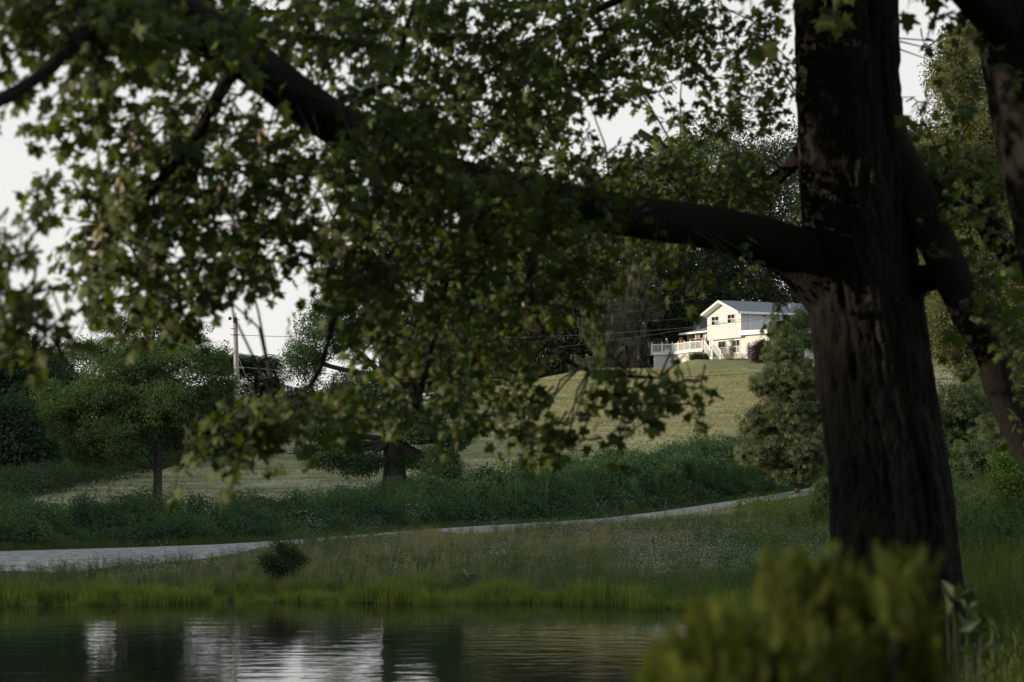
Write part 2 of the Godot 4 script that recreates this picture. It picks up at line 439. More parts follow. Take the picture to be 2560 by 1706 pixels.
# ------------------------------------------------------------------ foliage clumps
var CL := {}
func make_clumps() -> void:
	rng.seed = 11
	for k in 3:   # rounded broadleaf sprays
		var m := MB.new()
		for i in 46:
			var p := ball() * Vector3(0.42, 0.3, 0.42)
			var d := (p.normalized() * 0.7 + dirn() * 0.7 + Vector3(0, -0.25, 0)).normalized()
			m.leaf(p, d, (Vector3.UP + dirn() * 0.8).normalized(), rnd(0.09, 0.14), rnd(0.06, 0.085))
		CL["broad%d" % k] = m.mesh()
		m = MB.new()   # walnut: arching fronds of leaflets
		for i in 9:
			var p := ball() * 0.16
			var d := dirn() * Vector3(1, 0.35, 1)
			d = d.normalized()
			var s := d.cross(Vector3.UP).normalized()
			for j in 7:
				var q := p + d * (0.08 + j * 0.06) - Vector3.UP * (j * j * 0.005)
				for e in [-1.0, 1.0]:
					m.leaf(q, (s * e + d * 0.5 - Vector3.UP * 0.3).normalized(), Vector3.UP, 0.11, 0.045)
		CL["walnut%d" % k] = m.mesh()
		m = MB.new()   # chestnut: whorls of long drooping leaves
		for i in 9:
			var p := ball() * Vector3(0.36, 0.26, 0.36)
			var out := (p.normalized() + Vector3.UP * 0.3).normalized()
			for j in 6:
				var a := TAU * j / 6.0 + i
				var s := out.cross(Vector3.RIGHT).normalized()
				var d := (s * cos(a) + out.cross(s) * sin(a) + out * 0.25 - Vector3.UP * 0.45).normalized()
				m.leaf(p, d, out, rnd(0.2, 0.27), rnd(0.05, 0.065))
		CL["chestnut%d" % k] = m.mesh()
		m = MB.new()   # bramble: leaves on upright shoots
		for i in 60:
			var p := ball() * Vector3(0.45, 0.4, 0.45)
			var d := (dirn() + Vector3(0, 0.1, 0)).normalized()
			m.leaf(p, d, (Vector3.UP + dirn()).normalized(), rnd(0.07, 0.14), rnd(0.05, 0.09))
		CL["bramble%d" % k] = m.mesh()
		m = MB.new()   # hanging spruce branchlets
		for i in 9:
			var p := Vector3(rnd(-0.4, 0.4), rnd(-0.05, 0.05), rnd(-0.12, 0.12))
			var l := rnd(0.5, 1.1)
			for j in 22:
				var q := p - Vector3.UP * (l * j / 22.0) + Vector3(rnd(-0.03, 0.03), 0, rnd(-0.03, 0.03))
				var a := rnd(0, TAU)
				m.leaf(q, Vector3(cos(a), -0.8, sin(a)).normalized(), dirn(), rnd(0.07, 0.13), 0.035)
		CL["spruce%d" % k] = m.mesh()
		# grasses
		m = MB.new()
		for i in 34:
			var p := Vector3(rnd(-0.2, 0.2), 0, rnd(-0.2, 0.2))
			var a := rnd(0, TAU)
			m.blade(p, (Vector3.UP + dirn() * 0.22).normalized(), Vector3(cos(a), -0.2, sin(a)) * rnd(0.1, 0.7), rnd(0.28, 0.58), rnd(0.008, 0.014), Vector3(sin(a), 0, -cos(a)))
		CL["reed%d" % k] = m.mesh()
		m = MB.new()
		for i in 30:
			var p := Vector3(rnd(-0.22, 0.22), 0, rnd(-0.22, 0.22))
			var a := rnd(0, TAU)
			var l := rnd(0.2, 0.5)
			var d := (Vector3.UP + dirn() * 0.4).normalized()
			m.blade(p, d, Vector3(cos(a), -0.3, sin(a)) * rnd(0.2, 1.0), l, rnd(0.006, 0.011), Vector3(sin(a), 0, -cos(a)))
		for i in 7:   # seed heads
			var p := Vector3(rnd(-0.2, 0.2), 0, rnd(-0.2, 0.2))
			var a := rnd(0, TAU)
			var l := rnd(0.45, 0.75)
			var d := (Vector3.UP + dirn() * 0.2).normalized()
			m.blade(p, d, Vector3(cos(a), 0, sin(a)) * 0.15, l, 0.005, Vector3(sin(a), 0, -cos(a)))
			for j in 6: m.leaf(p + d * l * (0.72 + j * 0.05), (d + dirn() * 0.5).normalized(), dirn(), 0.05, 0.015)
		CL["hay%d" % k] = m.mesh()
		m = MB.new()   # short mown tuft
		for i in 16:
			var p := Vector3(rnd(-0.3, 0.3), 0, rnd(-0.3, 0.3))
			var a := rnd(0, TAU)
			m.blade(p, (Vector3.UP + dirn() * 0.9).normalized(), Vector3(cos(a), -0.4, sin(a)) * 0.8, rnd(0.1, 0.26), rnd(0.015, 0.03), Vector3(sin(a), 0, -cos(a)))
		CL["mown%d" % k] = m.mesh()
		m = MB.new()   # leafy weed, upright
		for i in 5:
			var p := Vector3(rnd(-0.15, 0.15), 0, rnd(-0.15, 0.15))
			var l := rnd(0.35, 0.75)
			var d := (Vector3.UP + dirn() * 0.2).normalized()
			m.blade(p, d, Vector3.ZERO, l, 0.008, Vector3.RIGHT)
			for j in 12:
				var a := rnd(0, TAU)
				m.leaf(p + d * l * (0.2 + j * 0.07), Vector3(cos(a), rnd(-0.3, 0.5), sin(a)).normalized(), Vector3.UP, rnd(0.06, 0.12), 0.03)
		CL["weed%d" % k] = m.mesh()
		m = MB.new()   # white daisy heads on branching stalks
		for i in 14:
			var p := Vector3(rnd(-0.22, 0.22), rnd(0.45, 0.8), rnd(-0.22, 0.22))
			for j in 5:
				var a := TAU * j / 5.0
				m.leaf(p, Vector3(cos(a), 0.25, sin(a)).normalized(), Vector3.UP, 0.017, 0.014)
		CL["daisy%d" % k] = m.mesh()

func xform(p: Vector3, s: float, tilt := 0.3, sy := 1.0) -> Transform3D:
	var b := Basis(Vector3.UP, rnd(0, TAU)) * Basis(Vector3.RIGHT, rnd(-tilt, tilt))
	return Transform3D(b.scaled(Vector3(s, s * sy, s)), p)

# lobes: [centre, radii, count]; crown of leaf clumps gathered towards each lobe's outside
func tree(called: String, label: String, group: String, base: Vector3, top: Vector3, r: float, lobes: Array, clump: String, tint: Color, size: float, seed_: int, m := "leaf", fork := 0.0) -> Node3D:
	rng.seed = seed_
	var t := thing(called, label, "tree" if not called.contains("bush") else "bush", base, 0.0, group)
	var local := top - base
	var trunk := MB.new()
	var pts := []
	var rad := []
	for i in 9:
		var f := i / 8.0
		pts.append(local * f + Vector3(sin(f * 5.0 + seed_) * 0.12, 0, cos(f * 4.0 + seed_) * 0.12) * minf(1.0, r * 5.0) - Vector3.UP * 0.3 * (1.0 - f))
		rad.append(r * (1.0 - 0.75 * f) * (1.35 if i == 0 else 1.0))
	trunk.tube(pts, rad, 9)
	part("trunk", trunk.mesh(), MAT.far_bark, t)
	var xf := {}
	var cols := {}
	for k in 3: xf[k] = []; cols[k] = []
	for lobe in lobes:
		var c: Vector3 = lobe[0] - base
		var rr: Vector3 = lobe[1]
		var f := clampf((c.y - rr.y * 0.7) / maxf(local.y, 0.1), 0.25, 0.9)
		var p0: Vector3 = pts[int(f * 8.0)]
		var lm := MB.new()
		var mid := p0.lerp(c, 0.5) + Vector3.UP * rr.y * 0.1 + ball() * 0.2
		lm.tube([p0, mid, c, c + (c - mid) * 0.5], [r * 0.28, r * 0.2, r * 0.12, r * 0.04], 6)
		for j in 4:
			var o := dirn() * rr * 0.75
			lm.tube([mid.lerp(c, rnd(0.1, 1.0)), c + o * 0.5 + ball() * 0.1, c + o], [r * 0.16, r * 0.1, r * 0.03], 5)
		part("limb", lm.mesh(), MAT.far_bark, t)
		for i in int(lobe[2] * (2.2 if clump != "walnut" else 1.5)):
			var u := dirn()
			var p: Vector3 = c + u * rr * pow(rnd(0.1, 1.0), 0.55) * (rnd(0.8, 1.4) if i % 3 == 0 else 1.0)
			var k := rng.randi() % 3
			xf[k].append(xform(p, size * rnd(0.7, 1.15), 0.5))
			cols[k].append(vary(tint, 0.28))
	for k in 3:
		if xf[k]: scatter("crown", CL["%s%d" % [clump, k]], MAT[m], t, xf[k], cols[k])
	return t

func lobes_at(list: Array) -> Array:    # [px, py, distance, radius across, radius up, count]
	var out := []
	for l in list:
		out.append([at(l[0], l[1], l[2]), Vector3(l[3], l[4], l[3]), l[5]])
	return out

# ------------------------------------------------------------------ the old maple
var leaf_mesh := []
var maple_x := []       # Transform3D of every leaf
var twigs: MB

func make_maple_leaves() -> void:
	rng.seed = 21
	var half := [Vector2(0.0, 0.1), Vector2(0.16, 0.0), Vector2(0.4, 0.06), Vector2(0.3, 0.24), Vector2(0.6, 0.42), Vector2(0.58, 0.52), Vector2(0.36, 0.5), Vector2(0.24, 0.54), Vector2(0.26, 0.74), Vector2(0.1, 0.82), Vector2(0.0, 1.02)]
	for k in 3:
		var m := MB.new()
		var curl := rnd(0.25, 0.6)
		var warp := rnd(-0.25, 0.25)
		var lift := func(q: Vector2) -> Vector3: return Vector3(q.x, q.y + 0.25, -curl * q.y * q.y * 0.6 - absf(q.x) * 0.25 + warp * q.x)
		for e in [-1.0, 1.0]:
			for i in half.size() - 1:
				var a: Vector2 = half[i] * Vector2(e, 1); var b: Vector2 = half[i + 1] * Vector2(e, 1)
				m.tri(lift.call(Vector2(0, 0.38)), lift.call(a), lift.call(b))
		m.tri(Vector3(-0.012, -0.35, 0.1), Vector3(0.012, -0.35, 0.1), Vector3(0, 0.36, 0))
		leaf_mesh.append(m.mesh())

func spray(p: Vector3, d: Vector3, l: float, size: float) -> void:
	var s := d.cross(Vector3.UP)
	if s.length() < 0.2: s = d.cross(Vector3.RIGHT)
	s = s.normalized()
	var pts := []
	var n := 6
	for i in n + 1:
		var f := i / float(n)
		pts.append(p + d * l * f - Vector3.UP * l * f * f * 0.25 + ball() * 0.02)
	twigs.tube(pts, [0.008, 0.007, 0.006, 0.005, 0.0045, 0.004, 0.003], 4, false)
	for i in range(1, n + 1):
		s = s.rotated(d, 1.2)
		for e in [-1.0, 1.0]:
			if rnd(0, 1) < 0.12: continue
			var out = (s * e * 0.9 + d * 0.45 + Vector3.DOWN * rnd(0.1, 0.9) + dirn() * 0.35).normalized()
			var nor := (Vector3.UP * 0.8 + dirn() * 0.65 + Vector3(-0.55, 0, 0.35)).normalized()
			var sz := size * rnd(0.55, 1.3)
			var x = out.cross(nor).normalized()
			nor = x.cross(out)
			maple_x.append(Transform3D(Basis(x * sz, out * sz, nor * sz), pts[i] + out * sz * 0.3))
	# end pair and tip
	var x2 := d.cross(Vector3(0.1, 1, 0.1)).normalized()
	var o2 := (d + Vector3.DOWN * 0.6).normalized()
	x2 = o2.cross(Vector3.BACK + ball() * 0.5).normalized()
	maple_x.append(Transform3D(Basis(x2 * size, o2 * size, x2.cross(o2) * size), pts[n] + o2 * size * 0.2))

func bark_tube(pts: Array, rad: Array, sides: int, sub: int, rough: float, seed_: int) -> ArrayMesh:
	# smooth curve through the points, furrowed along its length
	var cv := Curve3D.new()
	for i in pts.size():
		var t: Vector3 = (pts[mini(i + 1, pts.size() - 1)] - pts[maxi(i - 1, 0)]) / 6.0
		cv.add_point(pts[i], -t, t)
	var m := MB.new()
	var rings := []
	var cols := []
	var n := (pts.size() - 1) * sub
	var up := Vector3(0.2, 0.1, 0.97)
	var along := 0.0
	var prev := Vector3.ZERO
	for i in n + 1:
		var f := i / float(sub)
		var k := mini(int(f), pts.size() - 2)
		var p := cv.sample(k, f - k)
		var p2 := cv.sample(k, minf(f - k + 0.02, 1.0)) if f - k < 0.97 else p + (p - cv.sample(k, f - k - 0.02))
		var r := lerpf(rad[k], rad[k + 1], f - k)
		var d := (p2 - p).normalized()
		if i: along += p.distance_to(prev)
		prev = p
		var s := d.cross(up).normalized()
		up = s.cross(d).normalized()
		var ring := PackedVector3Array(); var rc := PackedColorArray()
		for j in sides:
			var a := TAU * j / sides
			var o := s * cos(a) + up * sin(a)
			var u := Vector3(cos(a) * r * 14.0, along * 1.3, sin(a) * r * 14.0 + seed_ * 30.0)
			var ridge := 1.0 - absf(fine.get_noise_3dv(u * Vector3(5.2, 9.0, 5.2)) * 0.7 - absf(fine.get_noise_3dv(u * Vector3(11.0, 16.0, 11.0) + Vector3(7, 0, 0))) * 0.3) * 2.4
			var lump := noise.get_noise_3dv(u * 0.9)
			ring.append(p + o * (r * (1.0 + lump * 0.07) + rough * (ridge - 0.5)))
			var lich := clampf(noise.get_noise_3dv(u * Vector3(1.6, 1.2, 1.6) + Vector3(90, 0, 0)) * 3.0 - 0.35, 0.0, 1.0)
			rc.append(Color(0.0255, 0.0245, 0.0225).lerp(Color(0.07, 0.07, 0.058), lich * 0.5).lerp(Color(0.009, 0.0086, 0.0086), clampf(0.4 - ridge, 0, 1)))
		rings.append(ring); cols.append(rc)
	var v := PackedVector3Array(); var c := PackedColorArray(); var idx := PackedInt32Array()
	for i in rings.size():
		v.append_array(rings[i]); c.append_array(cols[i])
	for i in rings.size() - 1:
		for j in sides:
			var a := i * sides + j; var b := i * sides + (j + 1) % sides
			idx.append_array([a, a + sides, b, b, a + sides, b + sides])
	var st := SurfaceTool.new()
	var arr := []
	arr.resize(Mesh.ARRAY_MAX)
	arr[Mesh.ARRAY_VERTEX] = v; arr[Mesh.ARRAY_COLOR] = c; arr[Mesh.ARRAY_INDEX] = idx
	var am := ArrayMesh.new()
	am.add_surface_from_arrays(Mesh.PRIMITIVE_TRIANGLES, arr)
	st.create_from(am, 0)
	st.generate_normals()
	return st.commit()

func survey(list: Array) -> Array: return list.map(func(l): return at(l[0], l[1], l[2]))
func radii(list: Array) -> Array: return list.map(func(l): return l[3])

func nearest_on(lines: Array, p: Vector3) -> Vector3:
	var best := 1e9
	var q := Vector3.ZERO
	for l in lines:
		for i in l.size() - 1:
			var c := Geometry3D.get_closest_point_to_segment(p, l[i], l[i + 1])
			if c.distance_squared_to(p) < best: best = c.distance_squared_to(p); q = c
	return q

func maple_leaves(t: Node3D, individuals: int, tint: Color, seed_: int) -> void:
	# the leaves that show largest are single parts, the rest of the crown is one mass
	rng.seed = seed_
	var cam := Transform3D(Basis(Vector3.RIGHT, PITCH), EYE).affine_inverse()
	var order := []
	for i in maple_x.size():
		var q: Vector3 = cam * maple_x[i].origin
		var inside := q.z < -1.0 and absf(q.x / -q.z) < 1280.0 / FOCAL and absf(q.y / -q.z) < 853.0 / FOCAL
		order.append([(-q.z if inside else 1000.0 - q.z), i])
	order.sort_custom(func(a, b): return a[0] < b[0])
	var mats := []
	for k in 4:
		var c := vary(tint, 0.3)
		var m: StandardMaterial3D = MAT.maple.duplicate()
		m.albedo_color = c.linear_to_srgb()
		mats.append(m)
	var xf := [[], [], []]
	var cols := [[], [], []]
	for i in order.size():
		var x: Transform3D = maple_x[order[i][1]]
		x.origin -= t.position
		if i < individuals:
			var o := part("leaf", leaf_mesh[i % 3], mats[i % 4], t)
			o.transform = x
		else:
			var k := rng.randi() % 3
			xf[k].append(x)
			cols[k].append(vary(tint if rnd(0, 1) < 0.8 else tint * 1.45, 0.35))
	for k in 3: scatter("foliage", leaf_mesh[k], MAT.maple, t, xf[k], cols[k])
	maple_x = []

func build_maple() -> void:
	make_maple_leaves()
	rng.seed = 5
	var foot := at(2246, 1560, 20)
	foot.y = ground(foot.x, 20.0)
	var t := thing("maple_tree", "old maple with a thick dark leaning trunk and low limbs over the pond", "tree", foot)
	var stem := [[2250, 1640, 20.0, 0.72], [2248, 1560, 20.0, 0.6], [2243, 1450, 20.0, 0.53], [2225, 1200, 20.0, 0.495], [2197, 1000, 20.0, 0.475], [2165, 760, 20.0, 0.475], [2150, 620, 20.0, 0.46], [2125, 300, 20.0, 0.43], [2115, 0, 20.0, 0.42], [2108, -300, 20.0, 0.4], [2100, -700, 20.1, 0.34], [2060, -1300, 20.2, 0.24], [2000, -2000, 20.3, 0.1]]
	var limbs := [
		[[2150, 770, 20.0, 0.4], [2060, 690, 19.95, 0.29], [1960, 622, 19.8, 0.205], [1800, 575, 19.3, 0.165], [1600, 545, 18.5, 0.155], [1400, 512, 17.5, 0.16], [1200, 470, 16.3, 0.15], [1000, 400, 15.0, 0.14], [800, 285, 13.6, 0.125], [600, 135, 12.5, 0.115], [400, -5, 11.6, 0.1], [150, -150, 10.8, 0.07], [-60, -260, 10.2, 0.04]],
		[[2190, 380, 20.0, 0.34], [2270, 470, 19.9, 0.2], [2325, 570, 19.7, 0.16], [2372, 665, 19.5, 0.15], [2415, 770, 19.3, 0.135], [2478, 880, 19.0, 0.125], [2505, 990, 18.8, 0.112], [2570, 1140, 18.5, 0.09], [2640, 1260, 18.3, 0.04]],
		[[2190, 560, 20.0, 0.28], [2300, 500, 20.2, 0.17], [2390, 472, 20.4, 0.15], [2445, 500, 20.5, 0.13], [2500, 600, 20.6, 0.12], [2590, 700, 20.6, 0.1], [2680, 830, 20.6, 0.05]], [[2180, 790, 20.0, 0.3], [2290, 705, 19.8, 0.12], [2380, 690, 19.6, 0.09]],
		[[2110, 260, 20.0, 0.24], [1990, 400, 20.6, 0.07], [1880, 480, 21.0, 0.055], [1740, 420, 21.4, 0.045], [1600, 330, 21.8, 0.03]],
		[[2110, -60, 20.0, 0.22], [1900, -90, 19.4, 0.08], [1650, -40, 18.6, 0.035], [1400, 70, 17.8, 0.022], [1200, 190, 17.0, 0.016], [1000, 260, 16.3, 0.012]],
		[[800, 290, 13.6, 0.05], [860, 250, 14.2, 0.024], [970, 200, 14.8, 0.02], [1020, 60, 15.4, 0.017], [1050, -30, 15.8, 0.015]],
		[[1000, 400, 15.0, 0.05], [900, 580, 14.6, 0.022], [840, 780, 14.3, 0.018], [760, 980, 13.9, 0.013], [500, 1090, 13.2, 0.012]],
		[[1400, 512, 17.5, 0.06], [1330, 650, 16.8, 0.026], [1340, 800, 16.2, 0.022], [1450, 920, 15.6, 0.014], [1650, 945, 15.2, 0.008]],
		[[1200, 470, 16.3, 0.05], [1120, 680, 15.7, 0.024], [1080, 850, 15.2, 0.027], [1040, 1020, 14.8, 0.016]],
		[[600, 135, 12.5, 0.05], [480, 350, 12.6, 0.022], [330, 520, 12.7, 0.024], [180, 600, 12.8, 0.014]],
		[[380, -10, 11.6, 0.05], [240, 60, 10.6, 0.03], [100, 190, 10.0, 0.027], [-40, 270, 9.6, 0.024]],
		[[-60, -260, 10.2, 0.04], [-80, 200, 10.4, 0.03], [-30, 560, 10.6, 0.022], [30, 760, 10.8, 0.014]]]
	var loc := func(l: Array) -> Array: return survey(l).map(func(p): return p - foot)
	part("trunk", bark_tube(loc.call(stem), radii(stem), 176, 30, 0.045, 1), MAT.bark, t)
	var lines := [survey(stem)]
	for l in limbs:
		lines.append(survey(l))
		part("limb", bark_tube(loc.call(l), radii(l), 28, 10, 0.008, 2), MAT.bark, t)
	# where the leaf masses hang: [px, py, distance, half width px, half height px, half depth m, sprays]
	var masses := [
		[150, 10, 10.4, 260, 80, 0.8, 38], [330, 40, 11.2, 190, 70, 0.8, 22], [420, 60, 11.6, 260, 110, 1.2, 26], [760, 50, 13.5, 260, 110, 1.5, 40], [1080, 80, 16.0, 260, 140, 1.5, 60], [1260, 220, 16.6, 200, 130, 1.4, 40], [1400, 110, 18.0, 230, 160, 1.5, 62], [1680, 60, 19.4, 220, 110, 1.5, 42], [1880, 150, 20.4, 130, 160, 1.2, 34],
		[150, 190, 11.5, 130, 110, 0.8, 10], [330, 330, 12.8, 190, 110, 1.2, 24], [560, 330, 13.2, 170, 140, 1.5, 26], [240, 480, 12.9, 140, 90, 1.0, 16], [430, 560, 13.4, 220, 150, 1.5, 36], [680, 520, 14.2, 190, 190, 1.5, 38], [300, 680, 13.2, 150, 100, 1.0, 22], [420, 760, 13.2, 120, 65, 1.0, 13], [580, 690, 13.6, 120, 70, 1.0, 12],
		[920, 380, 15.5, 220, 220, 1.8, 46], [1180, 420, 16.8, 220, 230, 1.8, 52], [1400, 330, 18.4, 190, 180, 1.6, 34], [1000, 330, 13.6, 150, 130, 0.6, 24], [1160, 470, 14.4, 170, 110, 0.7, 30], [1340, 540, 15.4, 140, 90, 0.6, 22], [1490, 640, 16.2, 90, 60, 0.5, 6], [880, 420, 13.0, 110, 100, 0.5, 10], [1000, 640, 15.2, 220, 160, 1.6, 44], [1230, 660, 16.3, 180, 150, 1.6, 40], [1440, 520, 17.8, 170, 130, 1.4, 30], [1420, 720, 16.6, 130, 120, 1.0, 18],
		[900, 720, 14.2, 120, 110, 1.2, 16], [950, 880, 14.6, 90, 90, 0.8, 9], [1090, 850, 15.2, 130, 110, 1.0, 15], [1240, 860, 15.8, 120, 130, 1.0, 16],
		[830, 1000, 13.8, 130, 42, 0.6, 9], [690, 1050, 13.4, 110, 45, 0.5, 18], [570, 1085, 13.2, 75, 30, 0.3, 9], [480, 1120, 13.1, 40, 18, 0.2, 2], [960, 1020, 14.4, 100, 45, 0.6, 8], [1150, 1000, 15.0, 110, 55, 0.7, 8], [1310, 1020, 15.5, 110, 90, 0.8, 12], [1400, 1100, 15.4, 60, 30, 0.4, 4], [1560, 960, 15.3, 110, 50, 0.6, 9], [1690, 960, 15.2, 80, 45, 0.5, 6], [1600, 1040, 15.2, 70, 40, 0.5, 4],
		[1600, 200, 20.5, 200, 160, 1.5, 24], [1800, 330, 21.0, 190, 90, 1.2, 16], [1600, 430, 19.6, 150, 80, 1.2, 30], [1820, 450, 20.2, 170, 80, 1.2, 44], [1700, 590, 19.4, 220, 30, 0.8, 9], [1800, 690, 18.6, 110, 25, 0.5, 6], [1650, 630, 18.6, 80, 30, 0.5, 4], [1960, 790, 18.6, 40, 20, 0.3, 2],
		[10, 600, 10.5, 40, 120, 0.3, 5], [30, 790, 10.7, 70, 80, 0.4, 7], [120, 810, 10.9, 60, 40, 0.4, 4],
		[2330, 300, 20.6, 90, 150, 1.0, 14], [2390, 420, 20.3, 120, 110, 1.0, 16], [2480, 420, 20.0, 70, 90, 1.0, 9], [2420, 620, 20.0, 100, 120, 1.0, 13], [2480, 800, 19.0, 80, 120, 0.8, 12], [2530, 1040, 18.8, 60, 100, 0.6, 6], [2350, 130, 20.2, 60, 60, 0.6, 3]]
	twigs = MB.new()
	var branch := MB.new()
	for a in masses:
		var c := at(a[0], a[1], a[2])
		var hx: float = a[3] * a[2] / FOCAL
		var hy: float = a[4] * a[2] / FOCAL
		var q := nearest_on(lines, c)
		for b in 3:
			var e := c + dirn() * Vector3(hx, hy, a[5]) * 0.6
			var mid := q.lerp(e, 0.5) + Vector3.UP * 0.1 + ball() * 0.1
			branch.tube([q, mid, e], [0.009, 0.007, 0.004], 5, false)
		for i in int(a[6] * 1.2):
			var u := ball()
			var p: Vector3 = c + u * Vector3(hx * 0.88, hy * 0.88, a[5])
			var d := (u * Vector3(hx, hy * 0.5, a[5]) + (c - q) * 0.3 + dirn() * 0.4 + Vector3(-0.15, -0.1, 0)).normalized()
			spray(p - d * 0.2, d, rnd(0.26, 0.42), rnd(0.064, 0.088))
	# the rest of the crown, above the picture
	for i in 3600:
		var u := ball()
		var p := Vector3(0.2, 9.2, -17.0) + u * Vector3(7.2, 4.8, 7.0)
		if p.y < 3.15 + 0.205 * -p.z: continue
		spray(p, (u + dirn() * 0.5).normalized(), 0.7, 0.125)
	for i in 170:  # unseen sprays added off to the left to shade the upper-left leaves
		var u := ball()
		spray(Vector3(-6.5, 7.4, -11.0) + u * Vector3(3.0, 1.3, 4.0), (u + dirn() * 0.5).normalized(), 0.7, 0.125)
	for o in [branch, twigs]:
		for i in o.v.size(): o.v[i] -= foot
	branch.col = Color(0.05, 0.04, 0.03)
	part("branch_network", branch.mesh(), MAT.dead_stalk, t).set_meta("kind", "stuff")
	part("twig_network", twigs.mesh(), MAT.dead_stalk, t).set_meta("kind", "stuff")
	maple_leaves(t, 300, Color(0.08, 0.112, 0.03), 8)
	# pale winged seed bunches among the leaves
	rng.seed = 91
	var key := MB.new()
	for i in 7:
		var p := Vector3(rnd(-0.02, 0.02), -0.02 * i, rnd(-0.02, 0.02))
		var d := (Vector3.DOWN + dirn() * 0.6).normalized()
		key.leaf(p, d, dirn(), 0.045, 0.018)
	var km := key.mesh()
	for s in [[545, 430, 12.9], [590, 470, 12.9], [620, 720, 13.2], [400, 700, 12.8], [775, 540, 13.6], [905, 680, 13.9], [1240, 650, 15.6], [1255, 690, 15.6], [1440, 560, 17.2], [1480, 580, 17.2], [985, 310, 14.4], [1030, 215, 14.7], [1310, 740, 15.6], [720, 780, 13.4], [330, 300, 12.0], [300, 440, 12.2], [480, 250, 12.2], [1140, 830, 14.7], [380, 590, 12.5], [560, 590, 12.9], [650, 320, 12.6], [1100, 340, 15.6], [850, 560, 13.7], [245, 545, 12.2]]:
		var o := part("seed_bunch", km, MAT.samara, t)
		o.position = at(s[0], s[1], s[2]) - foot
		o.rotation.y = rnd(0, TAU)
		o.scale = Vector3.ONE * rnd(0.9, 1.7)
	# a second trunk at the edge of the picture
	twigs = MB.new()
	var foot2 := at(2860, 1600, 15)
	foot2.y = ground(foot2.x, 15.0)
	var t2 := thing("maple_tree", "neighbouring maple, its dark trunk leaning along the edge of the picture", "tree", foot2)
	var stem2 := [[2880, 1900, 15.0, 0.5], [2850, 1500, 15.0, 0.42], [2790, 1000, 15.0, 0.39], [2700, 600, 15.0, 0.37], [2660, 420, 15.0, 0.36], [2610, 200, 15.0, 0.345], [2585, 0, 15.0, 0.34], [2570, -300, 15.0, 0.3], [2560, -1100, 15.0, 0.16]]
	var arm2 := [[2590, 90, 15.0, 0.27], [2490, 20, 14.8, 0.17], [2400, -60, 14.6, 0.13], [2250, -200, 14.4, 0.08], [2100, -400, 14.2, 0.03]]
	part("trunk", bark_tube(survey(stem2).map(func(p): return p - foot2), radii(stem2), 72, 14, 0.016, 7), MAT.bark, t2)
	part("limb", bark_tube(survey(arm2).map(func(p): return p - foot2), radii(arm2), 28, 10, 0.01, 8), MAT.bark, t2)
	for a in [[2470, 210, 15.6, 60, 60, 0.5, 4], [2400, 30, 15.0, 60, 30, 0.4, 2], [2500, 620, 15.8, 50, 60, 0.5, 3]]:
		for i in a[6]:
			spray(at(a[0] + rnd(-a[3], a[3]), a[1] + rnd(-a[4], a[4]), a[2]), (dirn() + Vector3.DOWN * 0.4).normalized(), 0.5, 0.105)
	for i in 380:
		var u := ball()
		spray(Vector3(7.5, 9.6, -15.0) + u * Vector3(4.5, 3.4, 5.0), (u + dirn() * 0.5).normalized(), 0.7, 0.12)
	for i in twigs.v.size(): twigs.v[i] -= foot2
	part("twig_network", twigs.mesh(), MAT.dead_stalk, t2).set_meta("kind", "stuff")
	maple_leaves(t2, 60, Color(0.076, 0.107, 0.03), 18)

